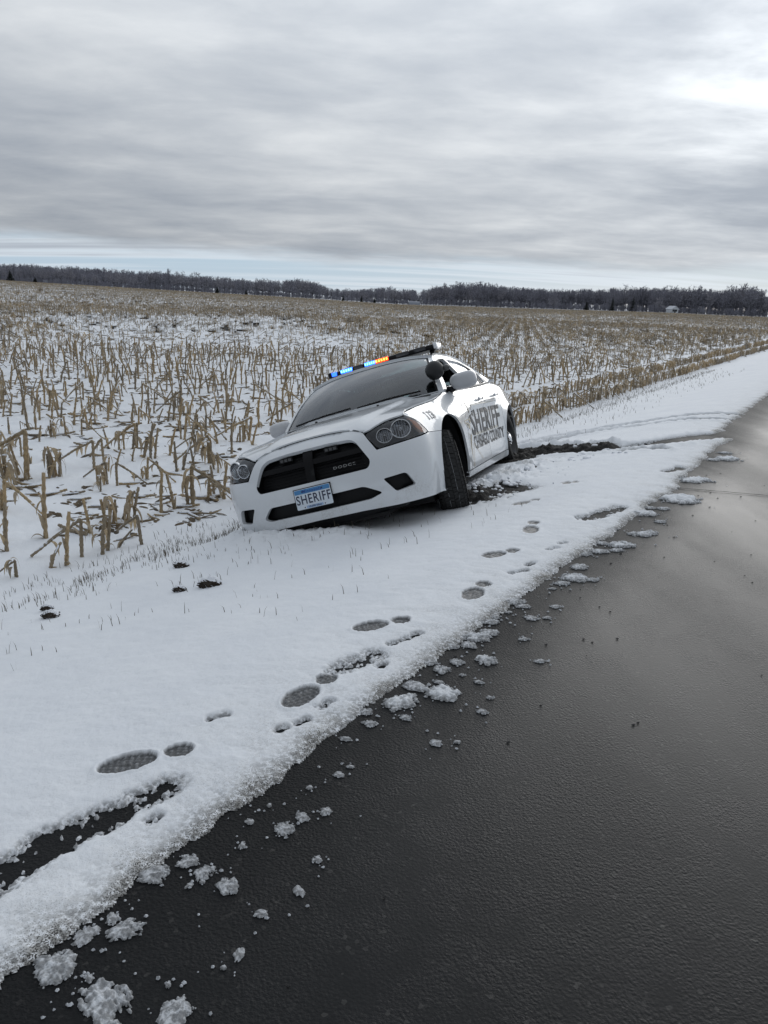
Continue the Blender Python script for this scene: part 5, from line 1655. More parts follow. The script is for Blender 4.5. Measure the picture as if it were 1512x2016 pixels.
    m1.build('spotlight_bowl', mat('spot_shell', (.010, .011, .012), rough=.5), sp_)
    m1 = MB(); m1.tube([(-.03, .02, -.03), (-.085, .035, -.03)], [.022, .016]); m1.ball((-.04, .095, .0), (.03, .04, .03), seg=12, ring=8); m1.build('spotlight_arm', mat('spot_arm', (.10, .10, .10), rough=.3, metal=.7), sp_)
    m1 = MB(); m1.tube([(-3.0, 0, 1.40), (-3.08, 0, 1.72)], .003, n=6); m1.box((-3.0, 0, 1.40), (.05, .04, .02), bev=.006); m1.build('antenna', black, car)

    # -- licence plate
    pl = empty('license_plate'); pl.parent = car
    pl.location = (.992, 0, .430); pl.rotation_euler = (0, R(-3), 0)
    MB().box((-.004, 0, 0), (.008, .316, .166), bev=.003).build('plate_frame', black, pl)
    def prect(y0, y1, z0, z1, x, name, mt_, r=.01):
        lp = rpoly([(y0, z0), (y1, z0), (y1, z1), (y0, z1)], r)
        V2, F2 = patch2d(lp, [], .2)
        mesh_np(name, np.stack([np.full(len(V2), x), V2[:, 0], V2[:, 1]], 1), F2, mt_, pl, smooth=False)
    def ptext(s, size, yc, zc, mt_, name, bold=0.0, sxy=(1, 1), x=.0022, spacing=1.0):
        V, F = text2d(s, size, bold=bold, sxy=sxy, spacing=spacing)
        mesh_np(name, np.stack([np.full(len(V), x), V[:, 0] + yc, V[:, 1] + zc], 1), F, mt_, pl, smooth=False)
    prect(-.152, .152, -.077, .077, .0008, 'plate_face', mat('plate_white', (.60, .66, .72), rough=.35))
    prect(-.148, .148, .040, .0735, .0015, 'plate_band', mat('plate_blue', (.06, .22, .45), rough=.35), .006)
    prect(-.070, .070, -.073, -.054, .0015, 'plate_lake', mat('plate_lake_blue', (.30, .42, .62), rough=.35), .006)
    ink = mat('plate_ink', (.02, .025, .06), rough=.4)
    ptext('SHERIFF', .098, 0, -.008, ink, 'plate_lettering', bold=.0012, sxy=(.78, 1), spacing=1.12)
    ptext('Minnesota', .036, 0, .056, mat('plate_text_blue', (.02, .06, .25), rough=.4), 'state_lettering', bold=.0006, spacing=1.1)
    ptext('10,000 lakes', .021, 0, -.0635, ink, 'motto_lettering', bold=.0003, spacing=1.05)
    for y in (-.085, .085):
        MB().ball((.002, y, -.064), (.002, .005, .005), seg=8, ring=6).build('plate_bolt', ink, pl)
        MB().ball((.002, y, .057), (.002, .006, .006), seg=8, ring=6).build('plate_bolt', ink, pl)
    return car


WHEEL_DROOP, STEER = .045, 17
CAR_POS = (-.125, 6.505, -.462)
CAR_YAW, CAR_PITCH, CAR_ROLL = -107.14, -4.76, 18.79
car = build_car()
Rz = Matrix.Rotation(R(CAR_YAW), 3, 'Z') @ Matrix.Rotation(R(CAR_PITCH), 3, 'Y') @ Matrix.Rotation(R(CAR_ROLL), 3, 'X')
car.location = CAR_POS
car.rotation_euler = Rz.to_euler()
# ================================================================== corn stubble, slush, grass, clods
def mat_corn(name, c, dark):
    mm = bpy.data.materials.new(name); mm.use_nodes = True
    t = mm.node_tree; b = t.nodes['Principled BSDF']; q = NT(t)
    oc = q.n('ShaderNodeTexCoord').outputs['Object']
    rndv = q.n('ShaderNodeObjectInfo').outputs['Random']
    mp = q.n('ShaderNodeMapping', {'Vector': oc, 'Scale': (90, 90, 9)})
    n1 = q.n('ShaderNodeTexNoise', {'Vector': mp, 'Scale': 1.0, 'Detail': 4.0, 'Roughness': .6}).outputs[0]
    n2 = q.n('ShaderNodeTexNoise', {'Vector': oc, 'Scale': 14.0, 'Detail': 4.0}).outputs[0]
    col = q.ramp(q.math('ADD', q.math('MULTIPLY', n1, .6), q.math('MULTIPLY', n2, .4)), [(.32, dark), (.66, c)])
    hs = q.n('ShaderNodeHueSaturation', {'Hue': .5, 'Saturation': q.math('ADD', .75, q.math('MULTIPLY', rndv, .35)), 'Value': q.math('ADD', .72, q.math('MULTIPLY', rndv, .5)), 'Fac': 1.0, 'Color': col})
    t.links.new(hs.outputs[0], b.inputs['Base Color'])
    b.inputs['Roughness'].default_value = .75; b.inputs['Specular IOR Level'].default_value = .25
    # thin dry tissue lets some light through
    tl = q.n('ShaderNodeBsdfTranslucent', {'Color': hs.outputs[0]})
    mx = q.n('ShaderNodeMixShader', {0: .38, 1: b.outputs[0], 2: tl.outputs[0]})
    t.links.new(mx.outputs[0], t.nodes['Material Output'].inputs[0])
    return mm


stalk_m = mat_corn('dry_corn_stalk', (.62, .505, .34), (.24, .18, .11))
leaf_m = mat_corn('dry_corn_leaf', (.60, .485, .33), (.21, .16, .10))
litter_m = mat_corn('wet_corn_litter', (.24, .185, .12), (.07, .052, .036))
capm = mat('snow_on_stalk', (.82, .85, .90), .7)


class Corn:
    """Builds the pieces of one broken-off corn plant: stalk, leaves and the snow lying on it."""
    def __init__(self, rnd, lo=False):
        self.r = rnd; self.s = MB(); self.leaves = []; self.c = MB(); self.lo = lo

    def stem(self, pts, r0=.012, r1=.009, nodes=True):
        rnd = self.r; P = [Vector(p) for p in pts]
        n = 3 if self.lo else 6
        path = []; rad = []
        L = sum((P[i + 1] - P[i]).length for i in range(len(P) - 1))
        k = max(2, int(L / (.12 if self.lo else .045)))
        cum = 0
        for i in range(len(P) - 1):
            m_ = max(1, int(k * (P[i + 1] - P[i]).length / L))
            for j in range(m_):
                f = j / m_; path.append(P[i].lerp(P[i + 1], f))
        path.append(P[-1])
        for i in range(len(path)):
            f = i / max(1, len(path) - 1); r_ = r0 + (r1 - r0) * f
            if nodes and i % 3 == 1: r_ *= 1.22
            rad.append(r_ * rnd.uniform(.9, 1.1)); 
            if 0 < i < len(path) - 1: path[i] = path[i] + Vector((rnd.gauss(0, .002), rnd.gauss(0, .002), 0))
        self.s.tube(path, rad, n=n, cap=not self.lo)
        if not self.lo:            # torn top: splinters of rind
            p = path[-1]; d = (path[-1] - path[-2]).normalized()
            for j in range(3):
                a = rnd.uniform(0, 6.28); o = Vector((math.cos(a), math.sin(a), 0)) * r1 * .8
                w = Vector((-math.sin(a), math.cos(a), 0)) * .005
                self.s.add([p + o - w - d * .01, p + o + w - d * .01, p + o * 1.3 + d * rnd.uniform(.015, .05)], [(0, 1, 2)])
        return path

    def leaf(self, p, a, L, w=.022, droop=1.0, up0=.9, wrap=False):
        rnd = self.r; P = []; d = Vector((math.cos(a), math.sin(a), up0)).normalized(); p = Vector(p)
        k = 3 if self.lo else 7
        pts = [p.copy()]
        for i in range(k):
            p = p + d * L / k; pts.append(p.copy())
            d = (d + Vector((rnd.gauss(0, .10), rnd.gauss(0, .10), -droop * 2.0 / k))).normalized()
            if p.z < .01: d.z = max(d.z, .0)
        side = Vector((-math.sin(a), math.cos(a), 0))
        V = []; F = []
        tw = rnd.uniform(-.8, .8)
        for i, q_ in enumerate(pts):
            f = i / k; ww = w * (1 - f ** 2.2) * (.55 + .45 * min(1, f * 3 + .4))
            sd = side * math.cos(tw * f) + Vector((0, 0, 1)) * math.sin(tw * f)
            fold = Vector((0, 0, -ww * .45))
            V += [q_ - sd * ww + fold, q_, q_ + sd * ww + fold]
        for i in range(k):
            b = 3 * i; F += [(b, b + 1, b + 4, b + 3), (b + 1, b + 2, b + 5, b + 4)]
        self.leaves.append((V, F))

    def cap(self, a, b, r):
        """Ridge of snow along the top of a leaning piece."""
        a, b = Vector(a), Vector(b); rnd = self.r
        k = max(2, int((b - a).length / .03)); pts = []; rad = []
        for i in range(k + 1):
            pts.append(a.lerp(b, i / k) + Vector((0, 0, r * 1.05))); rad.append(r * rnd.uniform(.7, 1.15) * (1 if 0 < i < k else .4))
        self.c.tube(pts, rad, n=5 if not self.lo else 3, flat=.75)


def corn_plant(kind, rnd, lo=False):
    """Unit plant about 1 m tall before scaling (scaled by its real height)."""
    C = Corn(rnd, lo); H = 1.0; T = .046
    ln = rnd.gauss(.03, .16); ln2 = rnd.gauss(0, .12)
    if kind == 'u':
        top = (ln, ln2, 1.0)
        C.stem([(0, 0, -.12), (ln * .4, ln2 * .5, .5), top], T, T * .78)
        for j in range(rnd.choice((0, 1, 1, 2))):
            h = rnd.uniform(.1, .8); C.leaf((ln * h, ln2 * h, h), rnd.uniform(0, 6.28), rnd.uniform(.2, .42), .042, 2.6, .9)
        for j in range(2 if not lo else 1):      # sheath still wrapped round the stalk, peeling
            h = rnd.uniform(.05, .55); C.leaf((ln * h, ln2 * h, h), rnd.uniform(0, 6.28), rnd.uniform(.22, .40), .062, .9, 5.0)
        if rnd.random() < .7: C.leaf((0, 0, .02), rnd.uniform(0, 6.28), .35, .05, 1.2, 1.6)
    elif kind == 'b':
        hx = rnd.uniform(-.08, .02)
        C.stem([(0, 0, -.12), (hx, ln, .9), (hx + .02, ln, .97)], T * 1.05, T * .95)
        a = rnd.uniform(-.35, .35); L = rnd.uniform(1.0, 1.5)
        e = Vector((hx + math.cos(a) * L, ln + math.sin(a) * L, rnd.uniform(-.02, .22)))
        s_ = Vector((hx, ln, .96))
        C.stem([s_, s_.lerp(e, .5) + Vector((0, 0, .04)), e], T * .9, T * .7)
        C.cap(s_.lerp(e, .06), s_.lerp(e, .92), T * .75)
        for j in range(rnd.randint(1, 2)): C.leaf(s_.lerp(e, rnd.uniform(.1, .6)), rnd.uniform(0, 6.28), .5, .055, 2.2, .2)
        C.leaf((hx, ln, .9), rnd.uniform(0, 6.28), .75, .06, 2.4, .3)
    elif kind == 'c':
        for j in range(rnd.randint(1, 3)):
            x, y = rnd.gauss(0, .10), rnd.gauss(0, .08); h = rnd.uniform(.55, 1.0)
            C.stem([(x, y, -.12), (x + rnd.gauss(0, .07), y + rnd.gauss(0, .07), h)], T, T * .85)
        for j in range(rnd.randint(4, 7)):
            C.leaf((rnd.gauss(0, .05), rnd.gauss(0, .05), rnd.uniform(.45, .95)), rnd.uniform(0, 6.28), rnd.uniform(.55, .95), rnd.uniform(.045, .075), 3.0, .35)
        if not lo: C.cap((-.06, 0, .80), (.08, .02, .80), T * .8)
    elif kind == 'l':
        e = (rnd.uniform(.35, .55), rnd.uniform(-.1, .1), .95)
        C.stem([(0, 0, -.1), (e[0] * .45, 0, .5), e], T, T * .75)
        C.cap((e[0] * .15, 0, .15), (e[0] * .9, 0, .85), T * .6)
        C.leaf((e[0] * .5, 0, .5), rnd.uniform(0, 6.28), .6, .055, 2.2, .3); C.leaf((.02, 0, .05), rnd.uniform(0, 6.28), .4, .06, 1.6, .9)
    elif kind == 'f':                    # lying flat, half under the snow
        a = rnd.uniform(-.5, .5); L = rnd.uniform(.8, 1.5); h0 = rnd.uniform(.02, .10)
        p0 = Vector((-L / 2 * math.cos(a), -L / 2 * math.sin(a), -.02)); p1 = Vector((L / 2 * math.cos(a), L / 2 * math.sin(a), h0 + rnd.uniform(0, .15)))
        C.stem([p0, p0.lerp(p1, .5) + Vector((0, 0, .02)), p1], T, T * .8)
        C.cap(p0.lerp(p1, .05), p0.lerp(p1, .95), T * .8)
        for j in range(2): C.leaf(p0.lerp(p1, rnd.random()), rnd.uniform(0, 6.28), .5, .07, 1.2, .4)
    return C


def mesh_of(name, V, F, mats, fm=None):
    me = bpy.data.meshes.new(name); me.from_pydata([tuple(v) for v in V], [], F)
    for m_ in mats: me.materials.append(m_)
    if fm is not None: me.polygons.foreach_set('material_index', np.asarray(fm, np.int32))
    me.polygons.foreach_set('use_smooth', np.ones(len(me.polygons), dtype=bool)); me.update()
    return me


KIND_WORD = {'u': 'upright corn stalk', 'b': 'snapped and folded corn stalk', 'c': 'leafy corn stub', 'l': 'leaning thin corn stalk', 'f': 'fallen corn stalk'}


def build_corn():
    rnd = random.Random(21)
    protos = {}
    for k, cnt in (('u', 7), ('b', 6), ('c', 7), ('l', 4), ('f', 4)):
        protos[k] = []
        for i in range(cnt):
            C = corn_plant(k, rnd)
            protos[k].append((mesh_of('stalk', C.s.v, C.s.f, [stalk_m]), [mesh_of('leaf', V, F, [leaf_m]) for V, F in C.leaves], mesh_of('snow_cap', C.c.v, C.c.f, [capm]) if C.c.v else None))

    def zone(x, y):
        s, n = sn(x, y)
        if x < -1.7 and y < 7.0: return 'in the near left field corner'
        if x < -1.7 and y < 8.2: return 'left of the car nose'
        if x < -3.6 and y < 10: return 'at the left edge'
        if x < -1.5 and y < 10.2: return 'beyond the nose'
        if x < -1.5 and y < 12.6: return 'by the windshield'
        if x > 1.2 and n < 4.4: return 'in the verge row'
        if x > 1.2 and n < 5.3: return 'in the second row'
        if x > 1.2: return 'in the rows beyond'
        return 'beyond the car roof'

    def put(x, y, h, k, lean=0.0, yaw=None, z=None):
        p = rnd.choice(protos[k])
        if z is None: z = float((base_z(np.array([x]), np.array([y])) + relief(np.array([x]), np.array([y]))[0] + np.maximum(snow_field(np.array([x]), np.array([y]))[0], 0) * .6)[0])
        e = empty('corn_stalk', (x, y, z))
        e.scale = (h, h, h) if k in 'bcf' else (h * .35 + .22, h * .35 + .22, h)
        if k in 'bl' and yaw is None: yaw = (0 if lean >= 0 else math.pi) + rnd.gauss(0, .35)
        e.rotation_euler = (rnd.gauss(0, .03), 0 if k in 'bl' else lean, rnd.uniform(0, 6.28) if yaw is None else yaw)
        if k in 'ucf' : e.rotation_euler = Matrix.Rotation(lean, 3, 'Y').to_euler() if abs(lean) > .001 else e.rotation_euler
        hw = 'short' if h < .25 else ('tall' if h > .42 else '')
        made.append((x / y, e, (hw + ' ' + KIND_WORD[k]).strip(), zone(x, y)))
        link(bpy.data.objects.new('stalk', p[0]), e)
        for l_ in p[1]: link(bpy.data.objects.new('leaf', l_), e)
        if p[2]: link(bpy.data.objects.new('snow_cap', p[2]), e)
    made = []
    for x, y, h, k, lean in STALKS: put(x, y, h, k, lean)
    nind = len(STALKS)
    # the rest of the rows, plant by plant
    cand = []
    for r_ in range(0, 40):
        n0 = 3.95 + .76 * r_ + (.22 if r_ == 1 else 0)
        s = 2.0
        while s < 34:
            s += rnd.uniform(.07, .12) if (r_ < 2 and s > 9) else rnd.uniform(.13, .26)
            if r_ == 2 and s > 9 and rnd.random() < .8: continue
            n = n0 + rnd.gauss(0, .05)
            x, y = xy(s, n)
            d = math.hypot(x, y)
            if y < 5 or abs(x) / y > .62 or d > 30: continue
            if x < -1.2 and y < 12.2 and x > -4.6 : 
                if rnd.random() < .93: continue
            if n0 < 4.3 and s < 9.6 and x > -2: continue
            cand.append((d, x, y, n, s))
    # zones: standing stalks, trampled ground
    X = np.array([c[1] for c in cand]); Y = np.array([c[2] for c in cand])
    zn = fbm(X, Y, .16, 3, 81); Zb = base_z(X, Y) + np.maximum(snow_field(X, Y)[0], 0) * .6
    order = np.argsort([c[0] for c in cand])
    rest = []
    for i in order:
        d, x, y, n, s = cand[i]; u = rnd.random()
        if n < 5.2 and s > 9:                      # the two outer rows: dense leafy stubs
            k = 'c' if u < .42 else ('u' if u < .86 else 'b'); h = rnd.uniform(.22, .40)
        else:
            tall = st(-.05, .25, zn[i]) + .75 * float(st(9, 15, np.array(y - .2 * x)))
            if tall > .45:
                if u > .66: continue
                k = 'u' if u < .46 else ('l' if u < .54 else ('b' if u < .66 else ('c' if u < .72 else 'f'))); h = rnd.uniform(.26, .54) if k in 'ul' else rnd.uniform(.26, .42)
            else:
                if u > .55: continue
                k = 'c' if u < .16 else ('b' if u < .30 else ('u' if u < .42 else 'f')); h = rnd.uniform(.16, .36)
        vis = not (-1.5 < x < 1.55 and y < 13.5)
        if nind < 298 and vis: put(x, y, h, k, rnd.gauss(0, .08), None, float(Zb[i])); nind += 1
        else: rest.append((x, y, float(Zb[i]), h, k))

    ordered_labels(made, 'corn stalk', 'broken corn stalks standing in the snowy field')

    # past the individuals: one joined object of instanced plants and, farther off, row pieces
    src = []; idx = {}
    for k in 'ubclf':
        idx[k] = []
        for j in range(5 if k in 'uc' else 4):
            C = corn_plant(k, rnd, lo=True)
            V = list(C.s.v); F = list(C.s.f); fm = [0] * len(F)
            for lv, lf in C.leaves:
                b = len(V); V += lv; F += [tuple(i + b for i in f) for f in lf]; fm += [1] * len(lf)
            if C.c.v:
                b = len(V); V += C.c.v; F += [tuple(i + b for i in f) for f in C.c.f]; fm += [2] * len(C.c.f)
            if k in 'ul': V = [(v[0] * 1.0, v[1] * 1.0, v[2]) for v in V]
            idx[k].append(len(src)); src.append(mesh_of('corn_piece', V, F, [stalk_m, leaf_m, capm], fm))
    lit = []
    for j in range(8):                     # scraps: a flat curled leaf or two, a broken length of stalk
        C = Corn(rnd)
        if j % 2: C.stem([(-.5, 0, .0), (0, .05, .05), (.5, -.03, rnd.uniform(.02, .2))], .06, .05); C.cap((-.4, 0, .05), (.35, 0, .08), .045)
        for q_ in range(rnd.randint(1, 3)): C.leaf((rnd.uniform(-.4, .4), rnd.uniform(-.2, .2), .03), rnd.uniform(0, 6.28), rnd.uniform(.5, 1.1), rnd.uniform(.08, .16), .7, .35)
        V = list(C.s.v); F = list(C.s.f); fm = [0] * len(F)
        for lv, lf in C.leaves:
            b = len(V); V += lv; F += [tuple(i + b for i in f) for f in lf]; fm += [1] * len(lf)
        if C.c.v:
            b = len(V); V += C.c.v; F += [tuple(i + b for i in f) for f in C.c.f]; fm += [2] * len(C.c.f)
        lit.append(len(src)); src.append(mesh_of('corn_scrap', V, F, [stalk_m, litter_m, capm], fm))
    def rowpiece(length, gap, hs, mixk, wide=1.0, rows=1):
        V = []; F = []; fm = []
        for rw in range(rows):
            x = -length / 2
            while x < length / 2:
                k = rnd.choice(mixk); me = src[rnd.choice(idx[k])]; h = rnd.uniform(*hs); a = rnd.uniform(0, 6.28); b = len(V)
                for v in me.vertices:
                    vx, vy = v.co.x * h * wide, v.co.y * h * wide
                    V.append((x + vx * math.cos(a) - vy * math.sin(a), rw * .76 + rnd.gauss(0, .0) + vx * math.sin(a) + vy * math.cos(a), v.co.z * h))
                for p in me.polygons: F.append(tuple(i + b for i in p.vertices)); fm.append(p.material_index)
                x += rnd.uniform(*gap)
        return mesh_of('corn_row_piece', V, F, [stalk_m, leaf_m, capm], fm)
    n0 = len(src)
    A = [rowpiece(2.0, (.20, .48), (.20, .48), 'uuulbbccff') for _ in range(5)]
    B = [rowpiece(2.0, (.24, .6), (.14, .32), 'ucbfff') for _ in range(5)]
    D_ = [rowpiece(6.0, (.55, 1.15), (.20, .44), 'uuulcbf', 1.25, 2) for _ in range(4)]
    E_ = [rowpiece(2.0, (.07, .13), (.20, .38), 'ccuub') for _ in range(4)]
    src += A + B + D_ + E_
    P = []; sc = []; rz = []; pk = []
    for x, y, z, h, k in rest:
        P.append((x, y, z)); sc.append(h); rz.append(rnd.uniform(0, 6.28)); pk.append(rnd.choice(idx[k]))
    ra = math.atan2(DIRV[1], DIRV[0])
    for r_ in range(0, 700):
        n = 3.95 + .76 * r_ + (.22 if r_ == 1 else 0)
        if r_ == 2: continue
        s = -40.0
        while s < 460:
            x, y = xy(s, n); d = math.hypot(x, y)
            near = d < 110
            s += 1.9 if (near or r_ < 2) else 5.6
            if not near and r_ % 2: continue
            if y < 10 or abs(x) / y > .66 or d < 29 or d > 440: continue
            P.append((x + rnd.gauss(0, .04), y + rnd.gauss(0, .04), 0)); sc.append(rnd.uniform(.85, 1.15)); rz.append(ra + rnd.gauss(0, .02)); pk.append(-1 if near else -2)
    # flattened debris between the rows
    for i in range(7600):
        d = 5.5 + 40 * rnd.random() ** 1.3; a = rnd.uniform(-.56, .52); x, y = d * math.sin(a), d * math.cos(a)
        n = sn(x, y)[1]
        if n < 4.0 or (-1.5 < x < 1.5 and 5 < y < 10.5): continue
        if float(fbm(np.array([x]), np.array([y]), .45, 3, 95)[0]) + rnd.gauss(0, .12) < (.02 if d < 12 else -.08): continue
        P.append((x, y, float((base_z(np.array([x]), np.array([y])) + np.maximum(snow_field(np.array([x]), np.array([y]))[0], 0) * .85)[0]))); sc.append(rnd.uniform(.10, .30)); rz.append(rnd.gauss(.1, .5) + rnd.choice((0, math.pi))); pk.append(rnd.choice(lit))
    P = np.array(P); pk = np.array(pk)
    far = pk < 0
    P[far, 2] = base_z(P[far, 0], P[far, 1]) + .01
    zz = fbm(P[:, 0], P[:, 1], .035, 3, 85) + .5 * fbm(P[:, 0], P[:, 1], .16, 2, 86)
    keep = np.ones(len(P), bool)
    for i in np.where(far)[0]:
        if pk[i] <= -1 and sn(P[i, 0], P[i, 1])[1] < 5.2: pk[i] = n0 + 14 + rnd.randrange(4); continue
        if pk[i] == -1: pk[i] = n0 + (rnd.randrange(5) if zz[i] > -.12 else 5 + rnd.randrange(5))
        else: pk[i] = n0 + 10 + rnd.randrange(4)
        if zz[i] < -.25: keep[i] = rnd.random() < .7
        elif zz[i] < .05: keep[i] = rnd.random() < .9
    o = scatter('corn_stubble', P[keep], np.array(sc)[keep], np.array(rz)[keep], src, 0, pk[keep])
    tag(o, 'tan corn stubble covering the rest of the field to the woods', 'corn stubble', kind='stuff')


def build_small():
    rnd = random.Random(33)
    slush = mat('slush', (.50, .52, .55), .40, noise=(45, .45), bump=(120, .7))
    # clumps of slush thrown onto the asphalt: each a ragged low heap
    def heap(x, y, r, seed, tall=.32, ell=1.6, yaw=0.0):
        n = (64 if y < 2.4 else 40) if r > .025 else 24
        g = np.linspace(-1.5, 1.5, n)
        U, Wv = np.meshgrid(g, g, indexing='ij')
        wx, wy = U * r * ell / 1.25, Wv * r / 1.25
        ca, sa = math.cos(yaw), math.sin(yaw)
        Xw = x + wx * ca - wy * sa; Yw = y + wx * sa + wy * ca
        f = 1 - (U * U + Wv * Wv) + 1.9 * fbm(U, Wv, 1.2, 4, seed, .65) + .6 * fbm(U, Wv, 4.5, 3, seed + 5)
        h = r * tall * .8 * np.sqrt(np.maximum(f, 0)) * (1 + .55 * fbm(U, Wv, 2.6, 3, seed + 9)) - .002
        h = np.where(f > 0, h, -.004)
        I = np.arange(n * n).reshape(n, n)
        F = np.stack([I[:-1, :-1], I[1:, :-1], I[1:, 1:], I[:-1, 1:]], -1).reshape(-1, 4)
        F = F[(f.ravel()[F] > 0).any(1)]
        if len(F) == 0: return None
        us = np.unique(F); mp = np.full(n * n, -1); mp[us] = np.arange(len(us))
        V = np.stack([Xw.ravel() - x, Yw.ravel() - y, h.ravel()], 1)[us]
        return V, mp[F]
    ra = math.atan2(DIRV[1], DIRV[0])
    big = sorted(range(len(CLUMPS)), key=lambda i: -CLUMPS[i][2] / math.hypot(CLUMPS[i][0], CLUMPS[i][1]))[:40]
    heaps = []
    for i, (x, y, r) in enumerate(CLUMPS):
        far_ = y > 3.2
        hp = heap(x, y, r * (.95 if far_ else (1.15 if y > 2.35 else .86)), 100 + i * 7, .24 if far_ else (.24 if y > 2.35 else .15), 1.5 if far_ else rnd.uniform(1.0, 1.7), 0.15 if far_ else (rnd.gauss(.1, .35) if y > 2.35 else rnd.uniform(0, 3.1)))
        if hp is None: continue
        hh = np.maximum(hp[0][:, 2], 0)
        o = mesh_np('slush_clump', hp[0], hp[1], SNOW, attrs={'depth': hh * .9, 'dirt': np.full(len(hh), .08), 'pack': np.clip(.40 - hh * 45, .0, .40)}); o.location = (x, y, .002)
        dnear = 'by the lower left road edge' if y < 1.8 else ('below the boot prints' if y < 3.1 else ('on the road edge below the car' if y < 5 else 'by the far snow edge'))
        size = 'broad ragged slush heap' if i in big[:12] else ('middling ragged slush heap' if i in big else 'small crumbled slush heap')
        heaps.append((x / y, o, size, dnear))
    ordered_labels(heaps, 'slush clump', 'slush clumps thrown onto the road edge')
    # crumbs of ice and slush
    V = []; F = []
    for i in range(480):
        c = rnd.choice(CLUMPS); sd = .015 + c[2] * 1.3
        x, y = c[0] + rnd.gauss(0, sd), c[1] + rnd.gauss(0, sd)
        s, n = sn(x, y)
        if n > .0: continue
        r = rnd.uniform(.0014, .0052) * (1 + .10 * y)
        b = len(V); k = 5; a0 = rnd.uniform(0, 6)
        ring = [(x + r * rnd.uniform(.7, 1.4) * math.cos(a0 + 6.283 * j / k), y + r * rnd.uniform(.7, 1.4) * math.sin(a0 + 6.283 * j / k), -.001) for j in range(k)]
        V += ring + [(x + rnd.gauss(0, r * .3), y, r * rnd.uniform(.6, 1.1))]
        F += [(b + j, b + (j + 1) % k, b + k) for j in range(k)]
    tag(mesh_np('slush_crumbs', np.array(V), F, slush, smooth=False), 'crumbs of slush and ice scattered on the asphalt', 'slush crumbs', kind='stuff')
    # dark grit on the road
    V = []; F = []
    for i in range(70):
        s = rnd.uniform(.2, 9); n = -abs(rnd.gauss(.5, .6)) - .05
        x, y = xy(s, n); r = rnd.uniform(.003, .008) * (1 + .06 * y); b = len(V)
        V += [(x + r * math.cos(a), y + r * math.sin(a), -.001) for a in (0, 1.5, 3.1, 4.7)] + [(x + .3 * r, y, r * .45)]
        F += [(b, b + 1, b + 4), (b + 1, b + 2, b + 4), (b + 2, b + 3, b + 4), (b + 3, b, b + 4)]
    tag(mesh_np('road_grit', np.array(V), F, mat('grit', (.02, .02, .02), .8), smooth=False), 'dark grit lying on the wet road', 'grit', kind='stuff')
    # grass blades poking through the snow along the field edge and thinly over the verge
    P = []
    for i in range(5200):
        u = rnd.random()
        if u < .50: s, n = rnd.uniform(-1, 5.2), rnd.gauss(3.35, .22)
        elif u < .66: s, n = rnd.uniform(-1.0, 5.5), rnd.uniform(1.7, 3.4)
        elif u < .72: s, n = rnd.uniform(2, 4.8), rnd.uniform(.6, 3.4)
        elif u < .90: s, n = rnd.uniform(9.5, 30), rnd.gauss(3.3, .28)
        else: s, n = rnd.uniform(9, 26), rnd.uniform(1.6, 3.8)
        P.append((s, n))
    P = np.array(P); X, Y = xy(P[:, 0], P[:, 1])
    cl = fbm(X, Y, 2.2, 3, 91)
    ok = (cl > -.06) | (P[:, 0] > 9); X, Y = X[ok], Y[ok]; S_ = P[ok, 0]
    Z = base_z(X, Y) + relief(X, Y)[0] + np.maximum(snow_field(X, Y)[0], 0)
    V = []; F = []
    for x, y, z, s in zip(X, Y, Z, S_):
        h = rnd.uniform(.02, .07) * (1.25 if s > 9 else 1); a = rnd.uniform(0, 6.28); w = .0016 + .0004 * y * .35; lx, ly = rnd.gauss(-.25, .3) * h, rnd.gauss(0, .3) * h
        b = len(V); c_, s_ = math.cos(a) * w, math.sin(a) * w
        V += [(x - c_, y - s_, z - .02), (x + c_, y + s_, z - .02), (x + lx * .4 + c_ * .7, y + ly * .4 + s_ * .7, z + h * .6), (x + lx * .4 - c_ * .7, y + ly * .4 - s_ * .7, z + h * .6), (x + lx, y + ly, z + h)]
        F += [(b, b + 1, b + 2, b + 3), (b + 3, b + 2, b + 4)]
    tag(mesh_np('grass', np.array(V), F, mat('dead_grass', (.10, .085, .06), .9), smooth=False), 'thin dead grass blades poking through the snow', 'grass', kind='stuff')
    # clods of earth with a cap of snow
    cm = mat('clod_earth', (.030, .022, .016), .95, noise=(25, .5), bump=(60, .8)); sm_ = mat('clod_snow', (.80, .82, .86), .7, bump=(80, .4))
    for i, (x, y, r, lb) in enumerate(((-1.06, 4.46, .052, 'largest dark clod of earth on the snow left of the shadow'), (-1.24, 4.43, .030, 'small dark clod just left of the largest clod'), (-1.41, 5.10, .040, 'dark clod and grass tuft nearest the car nose'),
                                       (-1.92, 4.14, .036, 'dark clod at the left, below the corn row'), (-2.02, 4.32, .028, 'low snow-covered clod behind the left clod'))):
        z = float((base_z(np.array([x]), np.array([y])) + np.maximum(snow_field(np.array([x]), np.array([y]))[0], 0))[0])
        e = empty('earth_clod', (x, y, z + .010)); tag(e, lb, 'clod', 'clods of earth on the snowy verge')
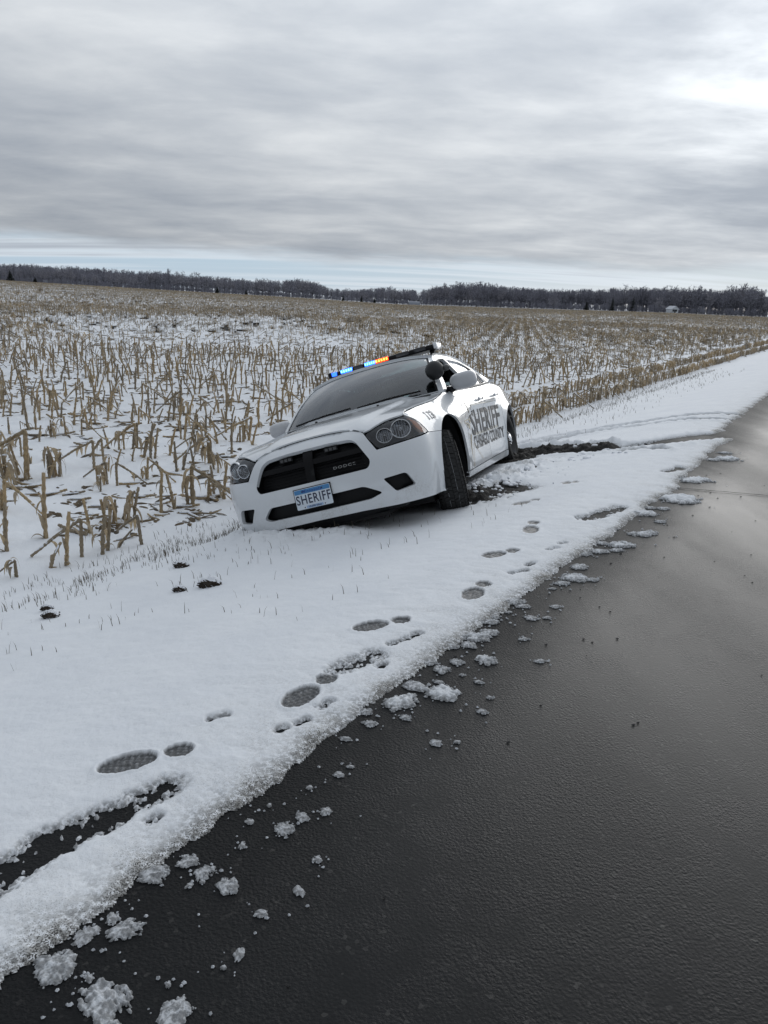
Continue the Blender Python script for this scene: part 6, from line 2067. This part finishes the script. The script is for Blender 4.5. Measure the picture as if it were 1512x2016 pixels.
        for nm, mt_, dz, sc_ in (('earth', cm, 0, 1.0), ('snow_cap', sm_, r * .27, .92)):
            bm = bmesh.new(); bmesh.ops.create_icosphere(bm, subdivisions=4, radius=r)
            for v in bm.verts:
                p = v.co / r; k = 1 + .75 * float(fbm(np.array([p.x * 1.4 + p.z]), np.array([p.y * 1.4 - p.z * .7]), 2.4, 4, 300 + i, .7)[0])
                v.co = Vector((p.x * r * 1.3 * k, p.y * r * k, p.z * r * .62 * k)) * sc_
                if nm == 'snow_cap': v.co.z = v.co.z + dz - .10 * r * (1 if p.y < 0 else 0) - .30 * r * max(0, .0 - p.y) 
            me = bpy.data.meshes.new(nm); bm.to_mesh(me); bm.free(); me.materials.append(mt_); me.polygons.foreach_set('use_smooth', np.ones(len(me.polygons), dtype=bool))
            link(bpy.data.objects.new(nm, me), e)
    # lumps of snow broken off along the churned ridge
    V = []; F = []; 
    for i in range(190):
        t = rnd.random(); k = t * (len(BERM) - 1); j = min(int(k), len(BERM) - 2); f = k - j
        x = BERM[j][0] * (1 - f) + BERM[j + 1][0] * f + rnd.gauss(.10, .20); y = BERM[j][1] * (1 - f) + BERM[j + 1][1] * f + rnd.gauss(-.05, .16)
        z = float((base_z(np.array([x]), np.array([y])) + relief(np.array([x]), np.array([y]))[0])[0]) + .04
        r = abs(rnd.gauss(0, .014)) + .005
        bm = bmesh.new(); bmesh.ops.create_icosphere(bm, subdivisions=2, radius=r); sx_, sy_, sz_ = rnd.uniform(.7, 1.5), rnd.uniform(.7, 1.5), rnd.uniform(.5, .9)
        b = len(V)
        for v in bm.verts: V.append((x + v.co.x * sx_ * rnd.uniform(.85, 1.2), y + v.co.y * sy_ * rnd.uniform(.85, 1.2), z - .02 + v.co.z * sz_ * rnd.uniform(.8, 1.2)))
        F += [tuple(v.index + b for v in fc.verts) for fc in bm.faces]; bm.free()
    tag(mesh_np('snow_lumps', np.array(V), F, sm_), 'lumps of broken snow along the churned ridge by the car', 'snow lumps', kind='stuff')


build_corn()
build_small()
